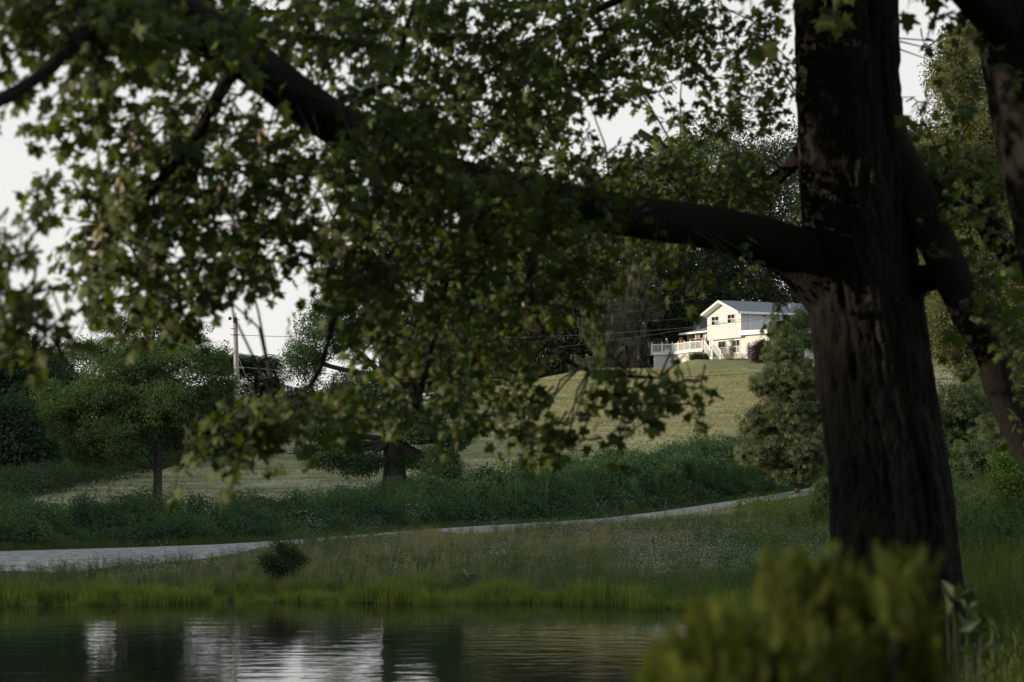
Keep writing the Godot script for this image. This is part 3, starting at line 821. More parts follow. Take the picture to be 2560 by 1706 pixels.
# ------------------------------------------------------------------ background trees
func build_trees() -> void:
	var b := g3(-11.7, 80.0)
	tree("walnut_tree", "slender walnut tree with feathery yellow-green crown standing at the foot of the mown field", "", at(397, 1265, 80), at(372, 840, 80.5), 0.17, lobes_at([
		[250, 1000, 80, 1.5, 0.75, 120], [170, 1010, 80, 1.0, 0.6, 60], [330, 880, 81, 1.5, 0.7, 100], [220, 880, 81, 0.9, 0.4, 36], [470, 900, 80, 1.5, 0.7, 100], [520, 1010, 80, 1.0, 0.75, 80], [420, 1010, 79.5, 1.5, 0.8, 120], [300, 1090, 79.5, 1.4, 0.6, 100], [210, 1110, 80, 0.8, 0.7, 60], [440, 1070, 80, 1.0, 0.3, 30], [240, 1135, 80, 0.75, 0.45, 46], [310, 1130, 79, 0.7, 0.35, 30], [160, 1070, 80, 0.6, 0.5, 40], [550, 960, 80, 0.6, 0.5, 36], [560, 1040, 80, 0.5, 0.4, 24], [300, 930, 80, 1.2, 0.5, 60], [450, 840, 81, 0.9, 0.5, 44], [280, 810, 81, 0.7, 0.35, 24], [120, 980, 80, 0.5, 0.35, 16], [470, 1150, 80, 0.5, 0.25, 10], [510, 1085, 80, 0.7, 0.35, 36], [380, 800, 81, 0.8, 0.5, 40]]),
		"broad", Color(0.085, 0.135, 0.055), 0.7, 301)
	tree("broadleaf_tree", "broadleaf tree with a forked trunk and low boughs in front of the mown field", "", at(985, 1240, 96), at(950, 640, 96.5), 0.5, lobes_at([
		[830, 820, 96, 1.5, 1.2, 130], [760, 900, 96, 0.9, 0.8, 60], [900, 700, 96, 1.6, 1.3, 130], [1000, 820, 97, 1.7, 1.4, 160], [1110, 900, 96, 1.2, 1.0, 100], [1130, 1000, 96, 0.9, 0.6, 60], [900, 980, 96, 1.5, 0.9, 130], [1040, 1060, 95, 1.2, 0.75, 110], [1090, 1150, 95, 1.0, 0.5, 70], [860, 1110, 95, 0.7, 0.5, 50], [900, 1160, 95, 0.9, 0.45, 60], [800, 1080, 95.5, 0.8, 0.35, 40], [830, 1150, 94.5, 0.8, 0.3, 36], [1130, 1100, 95, 0.8, 0.4, 44], [1110, 1180, 94.5, 0.7, 0.25, 30], [770, 1130, 95, 0.5, 0.25, 22], [1000, 1150, 96.5, 1.2, 0.3, 40], [1050, 640, 98, 1.8, 1.4, 140], [980, 540, 98, 1.9, 1.3, 130], [1150, 760, 98, 1.2, 1.3, 90]]),
		"broad", Color(0.062, 0.115, 0.055), 0.8, 302)
	tree("umbrella_tree", "tree with a flat umbrella crown on the skyline behind the utility pole", "", at(640, 1190, 170), at(640, 930, 170), 0.28, lobes_at([
		[560, 905, 170, 2.0, 0.7, 70], [640, 915, 170, 2.2, 0.9, 80], [520, 990, 171, 1.6, 0.9, 60], [680, 965, 170, 1.2, 0.8, 46], [600, 980, 170, 2.0, 0.9, 60], [560, 1060, 170, 1.8, 0.5, 34], [650, 1050, 170, 1.6, 0.5, 30]]),
		"walnut", Color(0.045, 0.075, 0.03), 1.5, 303)
	# woods beyond the edge of the field
	var k := 0
	for a in [
		[560, 1095, 150, 2.2, 1.2, "low dark bushy tree on the brow just behind the utility pole"],
		[650, 1065, 165, 2.6, 1.3, "dark bushy tree on the brow below the umbrella-crowned tree"],
		[330, 1165, 122, 1.6, 0.9, "low dark tree behind the walnut trunk at the edge of the field"],
		[850, 1040, 172, 2.4, 1.3, "dark bushy tree on the brow behind the low boughs of the forked tree"],
		[-10, 950, 125, 2.6, 1.8, "tall dark tree cut by the left edge of the picture, highest of the wood"],
		[-20, 1000, 118, 2.8, 2.6, "broad dark tree filling the left picture edge beside the walnut"],
		[70, 1040, 121, 2.4, 2.4, "dark rounded tree between the left picture edge and the walnut crown"],
		[30, 1130, 112, 2.2, 1.8, "low dark tree at the left picture edge just above the brambles"],
		[140, 1130, 118, 1.8, 1.6, "dark tree directly left of the walnut's lowest leaves"],
		[210, 1150, 128, 2.0, 1.5, "dark bushy tree seen under the walnut crown left of its trunk"],
		[100, 960, 150, 2.6, 1.5, "distant dark tree behind the upper left of the walnut crown"],
		[290, 1120, 140, 2.2, 1.5, "dark tree behind the middle of the walnut crown"],
		[470, 1120, 150, 2.4, 1.2, "dark bushy tree between the walnut trunk and the utility pole"],
		[390, 1030, 118, 1.7, 2.3, "distant dark tree behind the upper right of the walnut crown"],
		[760, 1040, 175, 2.6, 1.4, "dark bushy tree at the top of the brow left of the forked tree"]]:
		var c := at(a[0], a[1], a[2])
		var foot := g3(c.x, a[2])
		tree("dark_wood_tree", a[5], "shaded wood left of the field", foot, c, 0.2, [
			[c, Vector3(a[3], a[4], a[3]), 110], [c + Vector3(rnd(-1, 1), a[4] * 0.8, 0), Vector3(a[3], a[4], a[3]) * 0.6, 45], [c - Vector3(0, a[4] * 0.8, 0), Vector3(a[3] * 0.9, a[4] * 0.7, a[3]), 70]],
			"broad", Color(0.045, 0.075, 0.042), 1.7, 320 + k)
		k += 1
	# big sunlit trees up the slope on the right
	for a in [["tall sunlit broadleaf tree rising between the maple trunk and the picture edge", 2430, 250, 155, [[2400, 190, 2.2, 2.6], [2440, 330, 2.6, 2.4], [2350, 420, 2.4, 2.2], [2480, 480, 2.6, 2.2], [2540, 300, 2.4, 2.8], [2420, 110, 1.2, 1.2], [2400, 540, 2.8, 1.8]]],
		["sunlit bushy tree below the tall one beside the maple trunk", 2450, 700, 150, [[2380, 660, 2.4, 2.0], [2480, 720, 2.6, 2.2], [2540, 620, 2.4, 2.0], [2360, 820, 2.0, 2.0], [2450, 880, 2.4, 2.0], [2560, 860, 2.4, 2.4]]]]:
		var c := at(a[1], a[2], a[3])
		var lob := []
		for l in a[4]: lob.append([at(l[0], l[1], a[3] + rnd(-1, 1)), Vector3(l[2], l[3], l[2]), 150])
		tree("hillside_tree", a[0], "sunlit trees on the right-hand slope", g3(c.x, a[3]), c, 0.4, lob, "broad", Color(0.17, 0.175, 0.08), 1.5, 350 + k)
		k += 1
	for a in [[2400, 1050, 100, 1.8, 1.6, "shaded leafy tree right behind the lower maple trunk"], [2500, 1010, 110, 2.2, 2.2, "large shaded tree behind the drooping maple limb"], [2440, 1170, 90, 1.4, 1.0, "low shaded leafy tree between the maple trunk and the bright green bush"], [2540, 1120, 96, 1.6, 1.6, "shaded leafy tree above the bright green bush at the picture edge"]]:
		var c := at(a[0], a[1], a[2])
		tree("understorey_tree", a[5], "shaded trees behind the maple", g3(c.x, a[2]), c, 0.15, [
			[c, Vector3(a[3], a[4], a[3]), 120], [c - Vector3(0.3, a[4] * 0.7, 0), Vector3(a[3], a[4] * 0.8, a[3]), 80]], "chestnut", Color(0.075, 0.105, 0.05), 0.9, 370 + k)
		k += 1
	tree("chestnut_tree", "young chestnut tree with pale tasselled leaf tufts beside the lane", "", at(1992, 1245, 112), at(1975, 930, 112), 0.13, lobes_at([
		[1960, 880, 112, 0.9, 0.7, 60], [2000, 950, 112, 1.3, 1.0, 110], [1920, 960, 112, 0.8, 0.7, 56], [1970, 1040, 112, 1.5, 0.9, 120], [1890, 1060, 112, 0.7, 0.6, 44], [1910, 1130, 112, 1.2, 0.7, 90], [2010, 1120, 111.5, 1.3, 0.9, 110], [1990, 1190, 112, 1.0, 0.4, 50], [2060, 1000, 112, 1.0, 1.0, 60], [1950, 830, 112.5, 0.5, 0.4, 20]]),
		"chestnut", Color(0.12, 0.145, 0.075), 0.85, 390)
	tree("yard_tree", "small dark green tree at the corner of the house near the maple trunk", "", at(2005, 890, 255), at(2005, 810, 255), 0.12, lobes_at([
		[1990, 850, 255, 1.9, 1.5, 100], [2010, 800, 255, 1.6, 1.2, 70], [1960, 880, 255, 1.4, 1.0, 60], [2060, 860, 255, 2.0, 1.6, 60]]), "broad", Color(0.05, 0.08, 0.035), 1.4, 391)
	tree("chestnut_sapling_bush", "leafy chestnut sapling growing against the maple trunk in view", "", at(2075, 1330, 72), at(2070, 1240, 72), 0.03, lobes_at([[2070, 1230, 72, 0.45, 0.45, 34], [2060, 1280, 72, 0.4, 0.3, 22]]), "chestnut", Color(0.085, 0.12, 0.05), 0.6, 392)
	tree("lime_green_bush", "bright green leafy bush at the edge of the picture behind the bank", "", at(2540, 1330, 46), at(2540, 1220, 46), 0.03, lobes_at([[2530, 1200, 46, 0.35, 0.35, 60], [2550, 1260, 46, 0.35, 0.3, 50], [2500, 1150, 46, 0.15, 0.1, 10]]), "broad", Color(0.1, 0.17, 0.035), 0.45, 393)
	build_spruces()
	# wooded hill behind the house
	rng.seed = 77
	var xf := [[], [], []]
	var cols := [[], [], []]
	for i in 9000:
		var px := rnd(1000, 2620)
		var sky := interp([1000.0, 1150.0, 1250.0, 1500.0, 1850.0, 2250.0, 2620.0], [880.0, 760.0, 560.0, 440.0, 330.0, 330.0, 300.0], px) + noise.get_noise_2d(px * 0.35, 3.0) * 120.0
		var d := rnd(305.0, 335.0)
		var py := lerpf(sky, 960.0, pow(rnd(0, 1), 0.9))
		d = lerpf(335.0, 303.0, clampf((py - sky) / 350.0 + rnd(-0.3, 0.3), 0, 1))
		var p := at(px, py, d)
		p += ball() * 1.5
		var kk := rng.randi() % 3
		xf[kk].append(xform(p, rnd(2.6, 4.6), 0.6))
		cols[kk].append(vary(Color(0.05, 0.072, 0.034), 0.4))
	var w := Node3D.new()
	w.name = "forest"
	add_child(w)
	tag(w, "dense dark wood climbing the hill behind the house", "forest", "", "stuff")
	for q in 3: scatter("foliage", CL["broad%d" % q], MAT.leaf, w, xf[q], cols[q])
	for i in 46:
		var px := rnd(1080, 2500)
		var d := rnd(304, 320)
		var p := at(px, 900, d)
		var tm := MB.new()
		var gg := ground(p.x, d)
		tm.tube([Vector3(p.x, gg - 0.5, -d), Vector3(p.x + rnd(-0.5, 0.5), gg + 8, -d), Vector3(p.x + rnd(-1, 1), gg + 17, -d)], [rnd(0.2, 0.4), 0.22, 0.08], 7)
		part("trunk", tm.mesh(), MAT.far_bark, w)
	# the wood on the left-hand slope, out of the picture, that shades the pond from the low sun
	xf = [[], [], []]; cols = [[], [], []]
	var w2 := Node3D.new()
	w2.name = "treeline"
	add_child(w2)
	tag(w2, "wooded slope along the left side of the valley that shades the pond", "forest", "", "stuff")
	for i in 60:
		var d := -30.0 + i * 4.2
		var x := -58.0 - rnd(0, 9)
		var gg := ground(x, d)
		var hh := interp([-30.0, -4.0, -2.0, 6.0, 9.0, 46.0, 62.0, 105.0, 230.0], [3.5, 3.5, 8.8, 9.2, 13.0, 14.0, 9.5, 9.0, 9.0], d) + rnd(-1.2, 1.0)
		var tm := MB.new()
		tm.tube([Vector3(x, gg - 0.4, -d), Vector3(x, gg + hh * 0.8, -d)], [0.25, 0.08], 7)
		part("trunk", tm.mesh(), MAT.far_bark, w2)
		for j in 190:
			var u := dirn()
			var p := Vector3(x, gg + hh * 0.56, -d) + u * Vector3(3.4, hh * 0.44, 3.4) * pow(rnd(0.1, 1), 0.4)
			var kk := rng.randi() % 3
			xf[kk].append(xform(p, rnd(1.8, 2.8), 0.6)); cols[kk].append(vary(Color(0.04, 0.065, 0.03), 0.3))
	for q in 3: scatter("foliage", CL["broad%d" % q], MAT.leaf, w2, xf[q], cols[q])
	# unseen wood added behind the camera; it keeps skylight off the maple's near side
	xf = [[], [], []]; cols = [[], [], []]
	var w3 := Node3D.new()
	w3.name = "skylight_block_trees"
	add_child(w3)
	tag(w3, "unseen wood added behind the viewer to block skylight", "forest", "", "stuff")
	for i in 34:
		var x := -27.0 + (i % 17) * 4.3 + rnd(-1, 1)
		var d := -11.0 - 7.0 * (i / 17) + rnd(-1.5, 1.5)
		var gg := ground(x, d)
		var hh := rnd(13, 17)
		var tm := MB.new()
		tm.tube([Vector3(x, gg - 0.4, -d), Vector3(x, gg + hh * 0.8, -d)], [0.3, 0.1], 7)
		part("trunk", tm.mesh(), MAT.far_bark, w3)
		for j in 120:
			var u := dirn()
			var p := Vector3(x, gg + hh * 0.54, -d) + u * Vector3(3.4, hh * 0.5, 3.4) * pow(rnd(0.1, 1), 0.4)
			var kk := rng.randi() % 3
			xf[kk].append(xform(p, rnd(1.8, 2.8), 0.6)); cols[kk].append(vary(Color(0.04, 0.065, 0.03), 0.3))
	for i in 1300:   # leaf canopy added above and behind the viewer to cut skylight
		var p := Vector3(rnd(-13, 16), rnd(7.5, 11.5), rnd(0.5, 9.0))
		if p.y < 7.5 + maxf(0.0, -p.z) * 0.35: continue
		var kk := rng.randi() % 3
		xf[kk].append(xform(p, rnd(1.6, 2.6), 0.6)); cols[kk].append(vary(Color(0.04, 0.065, 0.03), 0.3))
	for q in 3: scatter("foliage", CL["broad%d" % q], MAT.leaf, w3, xf[q], cols[q])

func build_spruces() -> void:
	var lab := ["tall spruce with drooping sunlit branchlets left of the house deck", "dark drooping spruce directly behind the deck railing", "spruce with hanging curtains of twigs behind the house chimney", "slim spruce at the edge of the field left of the other spruces"]
	var k := 0
	for a in [[1600, 300.0, 24.0, 4.2], [1700, 306.0, 25.0, 4.6], [1800, 312.0, 24.0, 4.4], [1500, 296.0, 20.0, 3.6]]:
		rng.seed = 500 + k
		var c := at(a[0], 900, a[1])
		var foot := g3(c.x, a[1])
		var t := thing("spruce_tree", lab[k], "tree", foot, 0.0, "drooping spruces beside the house")
		var tm := MB.new()
		tm.tube([Vector3(0, -0.4, 0), Vector3(0, a[2] * 0.5, 0), Vector3(0, a[2], 0)], [0.38, 0.24, 0.03], 9)
		part("trunk", tm.mesh(), MAT.far_bark, t)
		var xf := [[], [], []]
		var cols := [[], [], []]
		var y := 2.2
		while y < a[2] - 0.6:
			var reach: float = a[3] * (1.0 - y / a[2]) + 0.5
			var bm := MB.new()
			for j in 7:
				var ang := rnd(0, TAU)
				var dir := Vector3(cos(ang), 0, sin(ang))
				var pts := []
				var l := reach * rnd(0.75, 1.15)
				for i in 6:
					var f := i / 5.0
					pts.append(Vector3(0, y, 0) + dir * l * f + Vector3.UP * l * (-0.35 * sin(f * 2.2) + 0.2 * f * f))
				bm.tube(pts, [0.07, 0.06, 0.05, 0.035, 0.025, 0.012], 5, false)
				for i in int(4 + l * 3.2):
					var f := rnd(0.2, 1.0)
					var p: Vector3 = pts[int(f * 4.99)].lerp(pts[mini(int(f * 4.99) + 1, 5)], fmod(f * 4.99, 1.0))
					var q := rng.randi() % 3
					xf[q].append(Transform3D(Basis(Vector3.UP, -ang + rnd(-0.5, 0.5)).scaled(Vector3(1.0, rnd(0.8, 1.5), 1.0)), p))
					cols[q].append(vary(Color(0.115, 0.12, 0.075), 0.3))
			part("branch", bm.mesh(), MAT.far_bark, t)
			y += rnd(0.75, 1.05)
		for q in 3: scatter("crown", CL["spruce%d" % q], MAT.needle, t, xf[q], cols[q])
		k += 1

# ------------------------------------------------------------------ ground vegetation
func build_vegetation() -> void:
	rng.seed = 700
	var reed := Color(0.21, 0.24, 0.05)
	_cover("pond_grass", "bright yellow-green grass fringing the far water edge", "grass", ["reed"], 2600, func() -> Array:
		var x := rnd(-17, 5.5); var d := rnd(45.0, 55.0)
		var e := pond_dist(x, d)
		if e < -0.35 or noise.get_noise_2d(x * 10.0 + 31.0, d * 6.0) < rnd(-0.55, -0.05) or e > 1.7 + noise.get_noise_2d(x * 4.0, 9.0) * 1.6: return []
		return [x, d, rnd(0.45, 0.85) * (1.0 + noise.get_noise_2d(x * 8.0, d * 8.0) * 1.0), reed.lerp(Color(0.1, 0.16, 0.03), rnd(0, 1))])
	_cover("meadow_grass", "mixed tan and green meadow grass on the bank between pond and lane", "grass", ["hay"], 6500, func() -> Array:
		var x := rnd(-18, 12.5); var d := rnd(48.0, 100.0)
		var s := road_s(x, d); var e := -s - road_half(x)
		if e < 0.25 or pond_dist(x, d) < 0.9: return []
		if x > 5.0 and d > 88.0: return []
		var k := noise.get_noise_2d(x * 3.0, d * 3.0)
		var low := 0.3 if e < 1.6 else 0.55 if e < 3.5 else 1.0
		var col := Color(0.26, 0.22, 0.13) if k * 0.8 + rnd(-0.25, 0.25) + 0.35 - 0.05 * maxf(0.0, e - 1.0) > 0.0 else Color(0.115, 0.145, 0.07)
		return [x, d, rnd(0.42, 0.8) * low, col])
	_cover("meadow_weeds", "dark leafy weeds standing among the meadow grass", "weeds", ["weed"], 5200, func() -> Array:
		var x := rnd(-17, 10.0); var d := rnd(49.0, 78.0)
		var e := -road_s(x, d) - road_half(x)
		var pd := pond_dist(x, d)
		if e < 1.2 or pd < 0.9: return []
		var k := noise.get_noise_2d(x * 3.0 + 40.0, d * 3.0) + (0.4 if x > 4.5 else 0.0) + (0.42 if pd < 9.0 else 0.0)
		if k < rnd(-0.1, 0.3): return []
		return [x, d, rnd(0.4, 0.8) * (1.35 if x > 5.0 and d < 70.0 else 1.0), Color(0.085, 0.125, 0.065)])
	_cover("white_wildflowers", "drifts of small white daisies in the meadow", "flowers", ["daisy"], 800, func() -> Array:
		var x := rnd(-10, 10.0); var d := rnd(52.0, 76.0)
		var e := -road_s(x, d) - road_half(x)
		if e < 1.0 or pond_dist(x, d) < 1.5: return []
		var k := noise.get_noise_2d(x * 4.0 - 70.0, d * 4.0) + (0.5 if x > 2.5 and d < 68.0 else -0.1)
		if k < rnd(0.1, 0.45): return []
		return [x, d, rnd(0.65, 1.0), Color(0.72, 0.72, 0.68)], "petal")
	_cover("bank_brambles", "dense dark green brambles covering the bank behind the lane", "undergrowth", ["bramble", "broad"], 6800, func() -> Array:
		var x := rnd(-18, 19.0); var d := rnd(60.0, 150.0)
		var e := road_s(x, d) - road_half(x)
		if e < 0.9 or e > lerpf(4.6, 6.5, ss(-10.0, 4.0, x)) + noise.get_noise_2d(x * 4.0, d * 4.0) * 2.0: return []
		if d > 135.0: return []
		var h := 0.25 + lerpf(0.35, 0.9, ss(-12.0, 5.0, x)) * ss(0.9, 2.6, e) + noise.get_noise_2d(x * 11.0, d * 7.0) * 0.9
		return [x, d, rnd(0.6, lerpf(1.0, 1.5, ss(-10.0, 4.0, x))), Color(0.045, 0.088, 0.048).lerp(Color(0.085, 0.14, 0.065), clampf(noise.get_noise_2d(x * 8.0 + 9.0, d * 8.0) * 3.0, 0, 1)), maxf(h, 0.1) * pow(rnd(0, 1), 0.6)], "leaf")
	_cover("verge_grass", "short green grass along both verges of the lane", "grass", ["reed"], 2600, func() -> Array:
		var x := rnd(-18, 16.0); var d := rnd(52.0, 120.0)
		var e := road_s(x, d) - road_half(x)
		if e < 0.0 or e > 1.6: return []
		return [x, d, rnd(0.4, 0.75), Color(0.07, 0.105, 0.035)])
	_cover("lawn_strip", "mown green lawn between the lane and the gravel spur", "grass", ["mown"], 1500, func() -> Array:
		var x := rnd(6.5, 15.0); var d := rnd(92.0, 116.0)
		var e := -road_s(x, d) - road_half(x)
		if e < 0.2 or d < 93.5 + (x - 4.6) * 0.5: return []
		return [x, d, rnd(0.35, 0.6), Color(0.06, 0.1, 0.03)])
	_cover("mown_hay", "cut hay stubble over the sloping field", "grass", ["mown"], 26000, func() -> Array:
		var d := 90.0 + 160.0 * pow(rnd(0, 1), 0.8); var x := rnd(-20, 24.0)
		var e := road_s(x, d) - road_half(x)
		if e < 6.0 or brow_q(x, d) > 2.0: return []
		var k := fine.get_noise_2d(x * 2.0 + 50.0, d * 5.0) - 1.2 * clampf(fine.get_noise_2d(x * 0.9 + 50.0, d * 6.0 + x * 0.6) - 0.05, -0.3, 0.5)
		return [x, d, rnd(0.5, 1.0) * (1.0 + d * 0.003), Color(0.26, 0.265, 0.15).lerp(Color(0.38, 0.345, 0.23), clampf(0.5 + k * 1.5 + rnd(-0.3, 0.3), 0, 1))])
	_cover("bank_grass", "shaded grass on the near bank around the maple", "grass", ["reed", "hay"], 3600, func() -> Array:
		var x := rnd(1.5, 13.0); var d := rnd(9.0, 52.0)
		if pond_dist(x, d) < 0.2 or x > d * 0.26 + 2.0: return []
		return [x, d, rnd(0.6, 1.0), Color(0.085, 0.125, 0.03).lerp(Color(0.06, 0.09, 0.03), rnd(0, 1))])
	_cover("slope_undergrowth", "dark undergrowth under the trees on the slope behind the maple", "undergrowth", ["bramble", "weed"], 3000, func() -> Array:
		var d := rnd(34.0, 125.0); var x := rnd(d * 0.15, d * 0.24)
		if x < 4.6 + (d - 34.0) * 0.155: return []
		if d > 60.0 and absf(road_s(x, d)) < 3.0: return []
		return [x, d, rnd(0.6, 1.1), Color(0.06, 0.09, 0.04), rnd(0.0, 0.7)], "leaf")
	_cover("tall_weeds", "tall yellow-green goldenrod stems standing beside the maple trunk", "weeds", ["weed"], 900, func() -> Array:
		var x := rnd(6.0, 12.0); var d := rnd(62.0, 88.0)
		if x < 6.0 + (d - 62.0) * 0.1 + noise.get_noise_2d(x * 5.0, d * 5.0) * 2.0: return []
		return [x, d, rnd(0.9, 1.3), Color(0.1, 0.14, 0.045)])
	_cover("wood_edge_undergrowth", "dark undergrowth along the edge of the wood past the field", "undergrowth", ["bramble", "broad"], 2200, func() -> Array:
		var d := rnd(66.0, 190.0); var x := -d * 0.215 + pow(rnd(0, 1), 1.5) * 22.0
		var q := brow_q(x, d)
		if q < 0.5 or q > 12.0 or road_s(x, d) < 7.0: return []
		return [x, d, rnd(0.9, 1.5), Color(0.05, 0.08, 0.042), rnd(0.0, 0.9)], "leaf")
	_cover("bank_shoots", "upright leafy shoots rising from the brambles", "undergrowth", ["weed"], 700, func() -> Array:
		var x := rnd(-18, 19.0); var d := rnd(60.0, 135.0)
		var e := road_s(x, d) - road_half(x)
		if e < 1.2 or e > 7.0: return []
		return [x, d, rnd(0.9, 1.7), Color(0.085, 0.14, 0.06), lerpf(0.1, 0.7, ss(-12.0, 5.0, x))])
	# single plants that stand out
	tree("bank_bush", "small rounded dark bush on the pond bank below the lane", "", at(697, 1450, 53.5), at(697, 1400, 53.5), 0.02, lobes_at([[700, 1420, 53.5, 0.3, 0.2, 30], [725, 1385, 53.5, 0.22, 0.2, 16], [670, 1405, 53.5, 0.2, 0.22, 14], [700, 1370, 53.5, 0.12, 0.16, 6], [745, 1400, 53.5, 0.16, 0.1, 6]]), "bramble", Color(0.06, 0.085, 0.045), 0.42, 801)
	for a in [["clump of white-flowering weeds beside the lane above the round bush", 750, 1340, 73.0], ["white-flowering weed clump in the middle of the lane verge", 1050, 1318, 77.0], ["white-flowering weeds in front of the brambles near the lane bend", 1550, 1282, 91.0]]:
		rng.seed = int(a[1])
		var p := at(a[1], a[2], a[3])
		var t := thing("flowering_weed", a[0], "plant", Vector3(p.x, ground(p.x, a[3]), p.z), 0.0, "white weeds beside the lane")
		var xa := []; var ca := []; var xb := []; var cb := []
		for i in 5:
			var o := Vector3(rnd(-0.5, 0.5), 0, rnd(-0.2, 0.2))
			xa.append(xform(o, 1.1)); ca.append(Color(0.09, 0.12, 0.05)); xb.append(xform(o, 1.25)); cb.append(Color(0.66, 0.66, 0.6))
		scatter("stems", CL.weed1, MAT.grass, t, xa, ca); scatter("blossoms", CL.daisy1, MAT.petal, t, xb, cb)
	var mp := MB.new()
	mp.tube([Vector3(0, -0.2, 0), Vector3(0, 0.62, 0), Vector3(0.0, 0.66, 0)], [0.022, 0.02, 0.005], 8)
	mp.box(Vector3(-0.03, 0.5, 0.02), Vector3(0.03, 0.6, 0.028))
	var p := at(1665, 1300, 91)
	tag(part("marker_post", mp.mesh(), MAT.green_post, self), "thin green marker post at the near edge of the lane", "post").position = Vector3(p.x, ground(p.x, 91.0), p.z)
	var ds := MB.new()
	ds.tube([Vector3(0.1, -0.1, 0), Vector3(0.02, 0.3, 0), Vector3(-0.08, 0.62, 0.02), Vector3(-0.1, 0.66, 0.02)], [0.009, 0.011, 0.02, 0.004], 6)
	p = at(1640, 1400, 60)
	tag(part("dead_stalk", ds.mesh(), MAT.dead_stalk, self), "dark dead mullein stalk leaning in the daisy meadow", "plant").position = Vector3(p.x, ground(p.x, 60.0), p.z)
	var mul := MB.new()
	rng.seed = 45
	for i in 14:
		var a := rnd(0, TAU)
		mul.leaf(Vector3(0, 0.02, 0), Vector3(cos(a), rnd(0.3, 1.2), sin(a)).normalized(), Vector3.UP, rnd(0.22, 0.36), 0.09)
	p = at(1173, 1420, 54)
	var mm := mat("mullein", Color(0.19, 0.23, 0.14), 0.9)
	tag(part("mullein_rosette", mul.mesh(), mm, self), "pale grey-green mullein rosette on the pond bank", "plant").position = Vector3(p.x, ground(p.x, 54.0) + 0.15, p.z)
	build_foreground()

func _cover(called: String, label: String, category: String, kinds: Array, count: int, place: Callable, m := "grass") -> void:
	var w := Node3D.new()
	w.name = called
	add_child(w)
	tag(w, label, category, "", "stuff")
	var xf := {}
	var cols := {}
	var made := 0
	var tries := 0
	while made < count and tries < count * 14:
		tries += 1
		var a: Array = place.call()
		if a.is_empty(): continue
		made += 1
		var key := "%s%d" % [kinds[rng.randi() % kinds.size()], rng.randi() % 3]
		if not xf.has(key): xf[key] = []; cols[key] = []
		var up: float = a[4] if a.size() > 4 else -0.02
		xf[key].append(xform(g3(a[0], a[1], up), a[2], 0.2))
		cols[key].append(vary(a[3], 0.22))
	for key in xf: scatter("foliage", CL[key], MAT[m], w, xf[key], cols[key])

